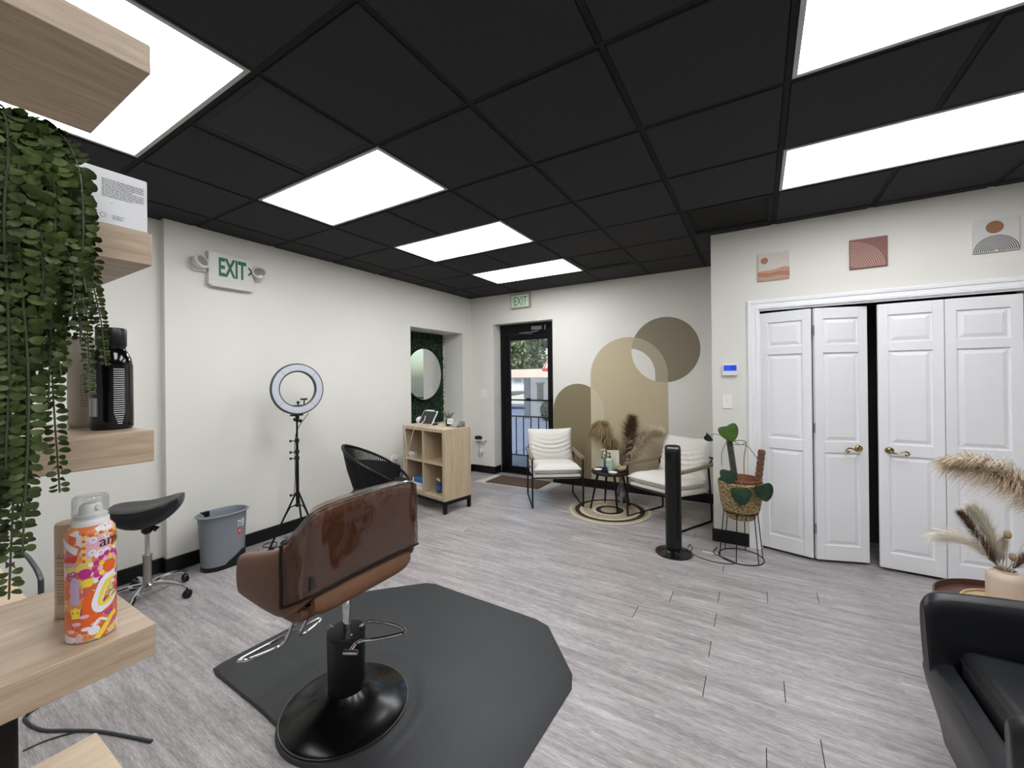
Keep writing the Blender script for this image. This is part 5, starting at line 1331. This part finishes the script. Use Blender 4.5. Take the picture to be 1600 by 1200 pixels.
# big white and yellow swoosh
strip([(42,.078),(20,.074),(8,.062),(0,.048),(6,.040),(24,.042),(44,.052)],.0105,3,.0007)
strip([(40,.075),(22,.071),(11,.060),(5,.049),(10,.044),(26,.046),(44,.054)],.0042,2,.0010)
# stripes at left, orange fields, lilac pillar, pale ovals
wrap([(-98,.128),(-45,.112),(-40,.121),(-98,.135)],3); wrap([(-98,.102),(-44,.104),(-42,.113),(-98,.107)],4); wrap([(-98,.096),(-46,.098),(-46,.103),(-98,.100)],5)
wrap([(-62,.05),(-62,.078),(-56,.085),(-44,.085),(-38,.078),(-38,.05)],5,.0006)
wrap([(-60,.033),(-36,.033),(-35,.046),(-40,.044),(-48,.048),(-56,.044),(-61,.047)],2,.0007); blob(-54,.0405,.0012,4,.0009); blob(-42,.0405,.0012,4,.0009)
wrap([(-36,.012),(10,.012),(6,.06),(-14,.066),(-32,.055)],1,.0003)
for a,z,k in ((-28,.034,6),(-46,.026,6),(-24,.018,3),(-60,.017,6),(-4,.022,6)): blob(a,z,.005,k,.0007,.5)
blob(-26,.088,.0065,0,.0006); blob(-20,.076,.0055,2,.0006); blob(-8,.014,.0058,3,.0008); strip([(-8,.02),(4,.026),(20,.022)],.003,3,.0008); strip([(0,.004),(14,.012),(34,.024),(46,.026)],.006,2,.0008)
strip([(14,.034),(30,.037),(44,.041)],.003,1,.001)
obj('print',m,CM,t,smooth=False)
# the word on the can, wrapped round it
tm=text_mesh('lettering','amika:',.0185,M('print_black','15130f',.5),t,Matrix.Identity(4),0,1)
for v in tm.data.vertices:
    x,y=v.co.x,v.co.y; a=R(4)+x/RC; v.co=((RC+.0011)*cos(a),(RC+.0011)*sin(a),.1185+y)
for z,a0,a1 in ((.0555,18,50),(.0505,22,50),(.0365,8,46)):
    pass
tm2=text_mesh('lettering','perk up',.0068,M('print_navy','3b3560',.5),t,Matrix.Identity(4),0,1)
for v in tm2.data.vertices:
    x,y=v.co.x,v.co.y; a=R(24)+x/RC; v.co=((RC+.0013)*cos(a),(RC+.0013)*sin(a),.0545+y+x*.25)
tm3=text_mesh('lettering','dry shampoo',.0058,M('print_navy2','3b3560',.5),t,Matrix.Identity(4),0,1)
for v in tm3.data.vertices:
    x,y=v.co.x,v.co.y; a=R(10)+x/RC; v.co=((RC+.0013)*cos(a),(RC+.0013)*sin(a),.0475+y+x*.22)
# ================================================================== trailing plant
t=thing('trailing_plant','trailing artificial string-of-leaves plant draping over the floating shelves','plant',(-.75,.11,1.6585))
m=MB(); m.lathe([(.035,0),(.042,.004),(.05,.09),(.05,.1),(.045,.1),(.001,.085)],28,c=(-.03,-.035,0)); obj('pot',m,M('plant_pot','4a4f44',.6),t)
rnd=random.Random(21)
def vine(path,size,seed,dens=1.0,taper=True):
    m=MB(); P=spline(path,8); r=random.Random(seed)
    m.tube(P,.0009,4,k=1)
    Ls=[0]
    for a,b in zip(P,P[1:]): Ls.append(Ls[-1]+(b-a).length)
    tot=Ls[-1]; s=.006; i=0; flip=0
    while s<tot-.002:
        while Ls[i+1]<s: i+=1
        f=(s-Ls[i])/(Ls[i+1]-Ls[i]+1e-9); p=P[i].lerp(P[i+1],f); d=(P[i+1]-P[i]).normalized()
        az=r.uniform(-.5,.5)+(PI/2 if flip else 0)*.35
        side=Vector((.35*sin(az),cos(az),0)); side=Vector((sin(az+.5)*.7,cos(az+.5),0))
        k=size*(1-.45*(s/tot)**3 if taper else 1)*r.uniform(.85,1.12)
        for sg in (1,-1):
            dirn=(side*sg+d*r.uniform(.0,.35)+Vector((r.uniform(-.25,.35),0,r.uniform(-.1,.25)))).normalized()
            nrm=dirn.cross(d); nrm=(nrm+Vector((r.uniform(-.6,.6),r.uniform(-.6,.6),r.uniform(-.6,.6)))).normalized(); wv=dirn.cross(nrm).normalized(); nrm=wv.cross(dirn)
            vs=[p]; n=7
            lf=[]
            for q in range(n+1):
                a=q/n; w=max(0,1-(2*a**1.12-1)**2)**.5*.36*k if 0<a<1 else .02*k
                c=p+dirn*(k*.12+k*a)+nrm*(-.12*k*(a*2-1)**2+.1*k)
                lf.append((c-wv*w+nrm*.10*w,c+nrm*.0,c+wv*w+nrm*.10*w))
            vs=[v for tr in lf for v in tr]; fs=[]
            for q in range(n): 
                o=q*3; fs+= [(o,o+1,o+4,o+3),(o+1,o+2,o+5,o+4)]
            m.add(vs,fs,k=0)
        s+=k*.74/dens; flip=1-flip
    return obj('vine',m,[LEAFT,STEMM],t)
o0=Vector((-.75,.11,1.6585))
def wv_(pts): return [Vector(p)-o0 for p in pts]
# long hanging strands placed where the photo shows them: (plane x, y at top, y at end, z end)
def strand(x,y0,y1,zend,size,seed,ztop=1.725,bow=.0):
    size*=.72; rs=random.Random(seed*13)
    pot=Vector((-.775,.075+ (y0-.1)*.3,ztop-.01)); top=Vector((x-.035,y0*.75+.02,ztop+.012))
    pts=[pot,top,Vector((x,y0,ztop-.03)),Vector((x+.004,y0+(y1-y0)*.3+rs.uniform(-.004,.004),ztop-.1)),Vector((x+rs.uniform(-.01,.01),y0+(y1-y0)*.65+rs.uniform(-.006,.006),(ztop-.1+zend)/2)),Vector((x+.002,y1,zend))]
    vine(wv_(pts),size,seed)
strand(-.655,.098,.089,1.235,.021,1); strand(-.645,.092,.094,1.33,.020,2); strand(-.66,.088,.082,1.275,.02,11); strand(-.665,.125,.127,1.333,.0185,3)
strand(-.675,.148,.163,1.535,.0145,4,1.71); strand(-.69,.15,.172,1.475,.0125,5,1.70); strand(-.70,.146,.16,1.44,.0125,6,1.695)
strand(-.672,.138,.146,1.50,.016,7,1.715); strand(-.66,.115,.118,1.43,.018,8); strand(-.64,.10,.10,1.385,.020,9)
for i in range(40):
    y=rnd.uniform(.05,.142); x=rnd.uniform(-.70,-.635); strand(x,y,y+rnd.uniform(-.004,.008),rnd.uniform(1.42,1.60),rnd.uniform(.016,.023),30+i,rnd.uniform(1.70,1.735))
for i in range(15):
    y=rnd.uniform(.03,.10); x=rnd.uniform(-.69,-.625); strand(x,y,y,rnd.uniform(1.28,1.45),rnd.uniform(.018,.024),90+i,rnd.uniform(1.71,1.745))
# ================================================================== outside the door
PAV=M('concrete_walk','8f9090',.85,var=(3,.1),bmp=(60,.3,.004)); ASPH=M('asphalt','8f91a0',.9,var=(2,.08),bmp=(90,.4,.006))
m=MB(); m.box(-9,YB+.36,-.2,2,6.75,-.03); struct(obj('pavement',m,PAV,smooth=False))
m=MB(); m.box(-60,6.75,-.95,20,95,-.9); struct(obj('parking_lot',m,ASPH,smooth=False))
RAIL=M('rail_dark_blue','23243a',.45,metal=.3)
t=thing('metal_railing','dark metal railing along the walkway outside the glass door','railing',(-3.2,6.3,-.03))
m=MB(); m.box(-2.2,-.02,.785,2.4,.02,.81); obj('top_rail',m,RAIL,t,smooth=False)
m=MB(); m.box(-2.2,-.015,.10,2.4,.015,.12); obj('bottom_rail',m,RAIL,t,smooth=False)
for i in range(31):
    x=-2.15+.15*i; m=MB(); m.box(x-.008,-.008,.12,x+.008,.008,.785); obj('baluster',m,RAIL,t,smooth=False)
for x in (-2.2,.24,2.4):
    m=MB(); m.box(x-.022,-.022,0,x+.022,.022,.82); obj('post',m,RAIL,t,smooth=False)
BW=M('stucco_white','e3e3e8',.8,var=(1,.03)); BP=M('fascia_peach','e9cdbb',.8,var=(1,.03))
t=thing('white_building','low white building with peach roof band across the parking lot','building',(-30,50,-.9))
m=MB(); m.box(-26,0,0,22,9,2.5); obj('wall',m,BW,t,smooth=False)
m=MB(); m.box(-26.5,-1,2.36,22.5,9.5,3.5); obj('roof_band',m,BP,t,smooth=False)
for x in (-6,-1.5,3.2,6.8,11):
    m=MB(); m.box(x-.5,-.06,.9,x+.5,-.01,2.0); f=obj('window',m,M('window_grey','6c7076',.2),t,smooth=False)
m=MB(); m.box(.2,-.1,1.5,1.9,-.02,2.2); sg=obj('sign_board',m,BW,t,smooth=False)
m=MB()
for z in (2.0,1.85,1.7): m.box(.45,-.12,z,1.6,-.11,z+.07)
obj('sign_print',m,M('sign_dark','55585e',.6),sg,smooth=False)
t=thing('grey_block','grey shed with a small framed window in front of white building','block',(-10.9,20.6,-.9))  # grey block with framed window, added as the dark patch in the pane
GS=M('block_grey','8e9094',.8,var=(1.5,.05)); GD=M('block_grey_dark','5f6168',.8,var=(1.5,.05))
m=MB(); m.box(-.25,0,0,1.05,2.2,2.33); obj('wall',m,GS,t,smooth=False)
m=MB(); m.box(-.62,-.06,0,-.25,2.2,2.32); obj('door',m,GD,t,smooth=False)
m=MB(); m.box(.22,-.05,1.05,.58,-.005,2.02); w=obj('window',m,M('block_window','4b4e53',.3),t,smooth=False)
m=MB(); m.box(.14,-.07,2.02,.66,-.005,2.1); m.box(.17,-.06,.98,.63,-.005,1.05); obj('window_frame',m,M('block_trim','777a80',.7),w,smooth=False)
# parked car
t=thing('parked_car','silver car parked beyond the railing outside the door','car',(-15.5,27,-.9),R(8))
def side(x,hw):return x
body=[(-2.1,.35),(-2.15,.62),(-2.0,.8),(-1.2,.9),(-.7,1.32),(.6,1.36),(1.3,.95),(2.0,.85),(2.15,.6),(2.1,.35)]
m=MB(); m.loft([[(x,y*.82 if z>1 else y,z) for x,z in body] for y in (-.85,.85)]); obj('body',m,M('car_silver','a9abb0',.25,metal=.6,var=(2,.03)),t,bevel=.05,seg=3)
m=MB(); gl=[(-1.08,.93),(-.66,1.27),(.56,1.31),(1.15,.97)]
for s in (-1,1): m.add([(x,s*(.856-.15*max(0,(z-.9))/.46),z) for x,z in gl],[(0,1,2,3)])
obj('window',m,M('car_glass','22262a',.1),t,smooth=False)
for x in (-1.35,1.35):
    for y in (-.80,.80):
        m=MB(); q=Matrix.Translation((x,y,.33))@Matrix.Rotation(R(90),4,'X'); mm=MB(); mm.lathe([(.2,-.1),(.33,-.1),(.33,.1),(.2,.1)],20); m.add([q@Vector(p) for p in mm.v],mm.f); obj('wheel',m,BLACKM,t)
m=MB(); m.box(2.06,-.75,.6,2.13,-.45,.74); m.box(2.06,.45,.6,2.13,.75,.74); obj('headlight',m,WHITEP,t,smooth=False)
# shrub
t=thing('shrub','small dark shrub beside the grey shed','shrub',(-9.75,19.9,-.9)); m=MB(); rnd=random.Random(31)
for i in range(900):
    v=Vector((rnd.gauss(0,1),rnd.gauss(0,1),rnd.gauss(0,1))).normalized(); p=Vector((v.x*.3,v.y*.3,.55+v.z*.5)); a=Vector((rnd.random()-.5,rnd.random()-.5,rnd.random()-.5)).normalized()*.12; b=a.cross(v).normalized()*.06
    m.add([p-a,p+b,p+a,p-b],[(0,1,2,3)])
obj('foliage',m,M('shrub_leaf','5a625c',.9),t,smooth=False)
# striped red canopy
t=thing('striped_canopy','red and white striped canopy corner outside beyond the railing','canopy',(-9.4,21,-.9))
RS=[M('canopy_red','c9473f',.7),M('canopy_white','e8d9d6',.7)]
m=MB(); n=32
apex=(0,0,4.35)
for i in range(n):
    a=2*PI*i/n;b=2*PI*(i+1)/n
    m.add([(1.05*cos(a),1.05*sin(a),2.85),(1.05*cos(b),1.05*sin(b),2.85),(.06*cos(b),.06*sin(b),4.35),(.06*cos(a),.06*sin(a),4.35)],[(0,1,2,3)],i%2)
    m.add([(1.05*cos(a),1.05*sin(a),2.7),(1.05*cos(b),1.05*sin(b),2.7),(1.05*cos(b),1.05*sin(b),2.85),(1.05*cos(a),1.05*sin(a),2.85)],[(0,1,2,3)],0)
obj('canopy',m,RS,t,smooth=False)
m=MB(); m.tube([(0,0,0),(0,0,4.4)],.05,10); obj('pole',m,BLKMET,t)
# trees behind the building
TL=M('tree_leaf','6d7a58',.9,var=(1.5,.3)); TL2=M('tree_leaf_pale','929c7e',.9,var=(1.5,.3)); BARK=M('bark','5b4a3c',.9)
for i in range(9):
    x=(-62+11.5*i) if i<5 else (-67.5+12*(i-5)); y=66 if i<5 else 82
    t=thing('tree',('broad green tree behind the white building','pale green tree behind the white building')[i%2],'tree',(x,y,-.9),0,'trees behind the white building')
    m=MB(); m.tube([(0,0,0),(.2,0,4),(0,.1,8)],[.35,.28,.12],8); obj('trunk',m,BARK,t)
    m=MB(); r=random.Random(i)
    lobes=[(Vector((r.uniform(-3.1,3.1),r.uniform(-2,2),r.uniform(3.0,10.5 if i<5 else 15))),r.uniform(1.9,2.4)) for _ in range(22)]
    for _ in range(6500):
        c,rr=r.choice(lobes); v=Vector((r.gauss(0,1),r.gauss(0,1),r.gauss(0,1))).normalized(); p=c+v*rr*r.uniform(.75,1.05)
        a=Vector((r.gauss(0,1),r.gauss(0,1),r.gauss(0,1))).normalized()*.42; b=a.cross(v).normalized()*.24
        m.add([p-a,p+b,p+a,p-b],[(0,1,2,3)],k=0 if r.random()<.6 else 1)
    obj('crown',m,[TL,TL2] if i%2==0 else [TL2,TL],t,smooth=False)
# ================================================================== daylight, camera, colour management
w=bpy.data.worlds.new('World'); scn.world=w; w.use_nodes=True; nt=w.node_tree
sky=nt.nodes.new('ShaderNodeTexSky'); sky.sky_type='NISHITA'; sky.sun_disc=False; sky.sun_elevation=R(38); sky.sun_rotation=R(200); sky.air_density=1.2; sky.dust_density=2.0
bg=nt.nodes['Background']; nt.links.new(sky.outputs[0],bg.inputs['Color']); bg.inputs['Strength'].default_value=SKYS
sun=bpy.data.lights.new('sun','SUN'); sun.energy=SUNE; sun.angle=R(2); sun.color=(1,.95,.88)
so=bpy.data.objects.new('sun',sun); COL.objects.link(so); so.rotation_euler=(R(50),0,R(25))
cam=bpy.data.cameras.new('camera'); co=bpy.data.objects.new('camera',cam); COL.objects.link(co); scn.camera=co
yaw,pit,rol=R(31.37736451),R(.08489875),R(-.60989146)
fw=Vector((-sin(yaw)*cos(pit),cos(yaw)*cos(pit),sin(pit))); r_=Vector((cos(yaw),sin(yaw),0)); u_=r_.cross(fw)
r2=r_*cos(rol)+u_*sin(rol); u2=u_*cos(rol)-r_*sin(rol)
co.matrix_world=Matrix(((r2.x,u2.x,-fw.x,0),(r2.y,u2.y,-fw.y,0),(r2.z,u2.z,-fw.z,CAMZ),(0,0,0,1)))
cam.sensor_fit='HORIZONTAL'; cam.sensor_width=36; cam.lens=638.2488/1600*36; cam.shift_x=4.80148/1600; cam.shift_y=-10.7564/1600; cam.clip_start=.02; cam.clip_end=300
vs=scn.view_settings; vs.view_transform='Standard'; vs.look='None'; vs.gamma=1; vs.use_curve_mapping=False; vs.exposure=EXPO
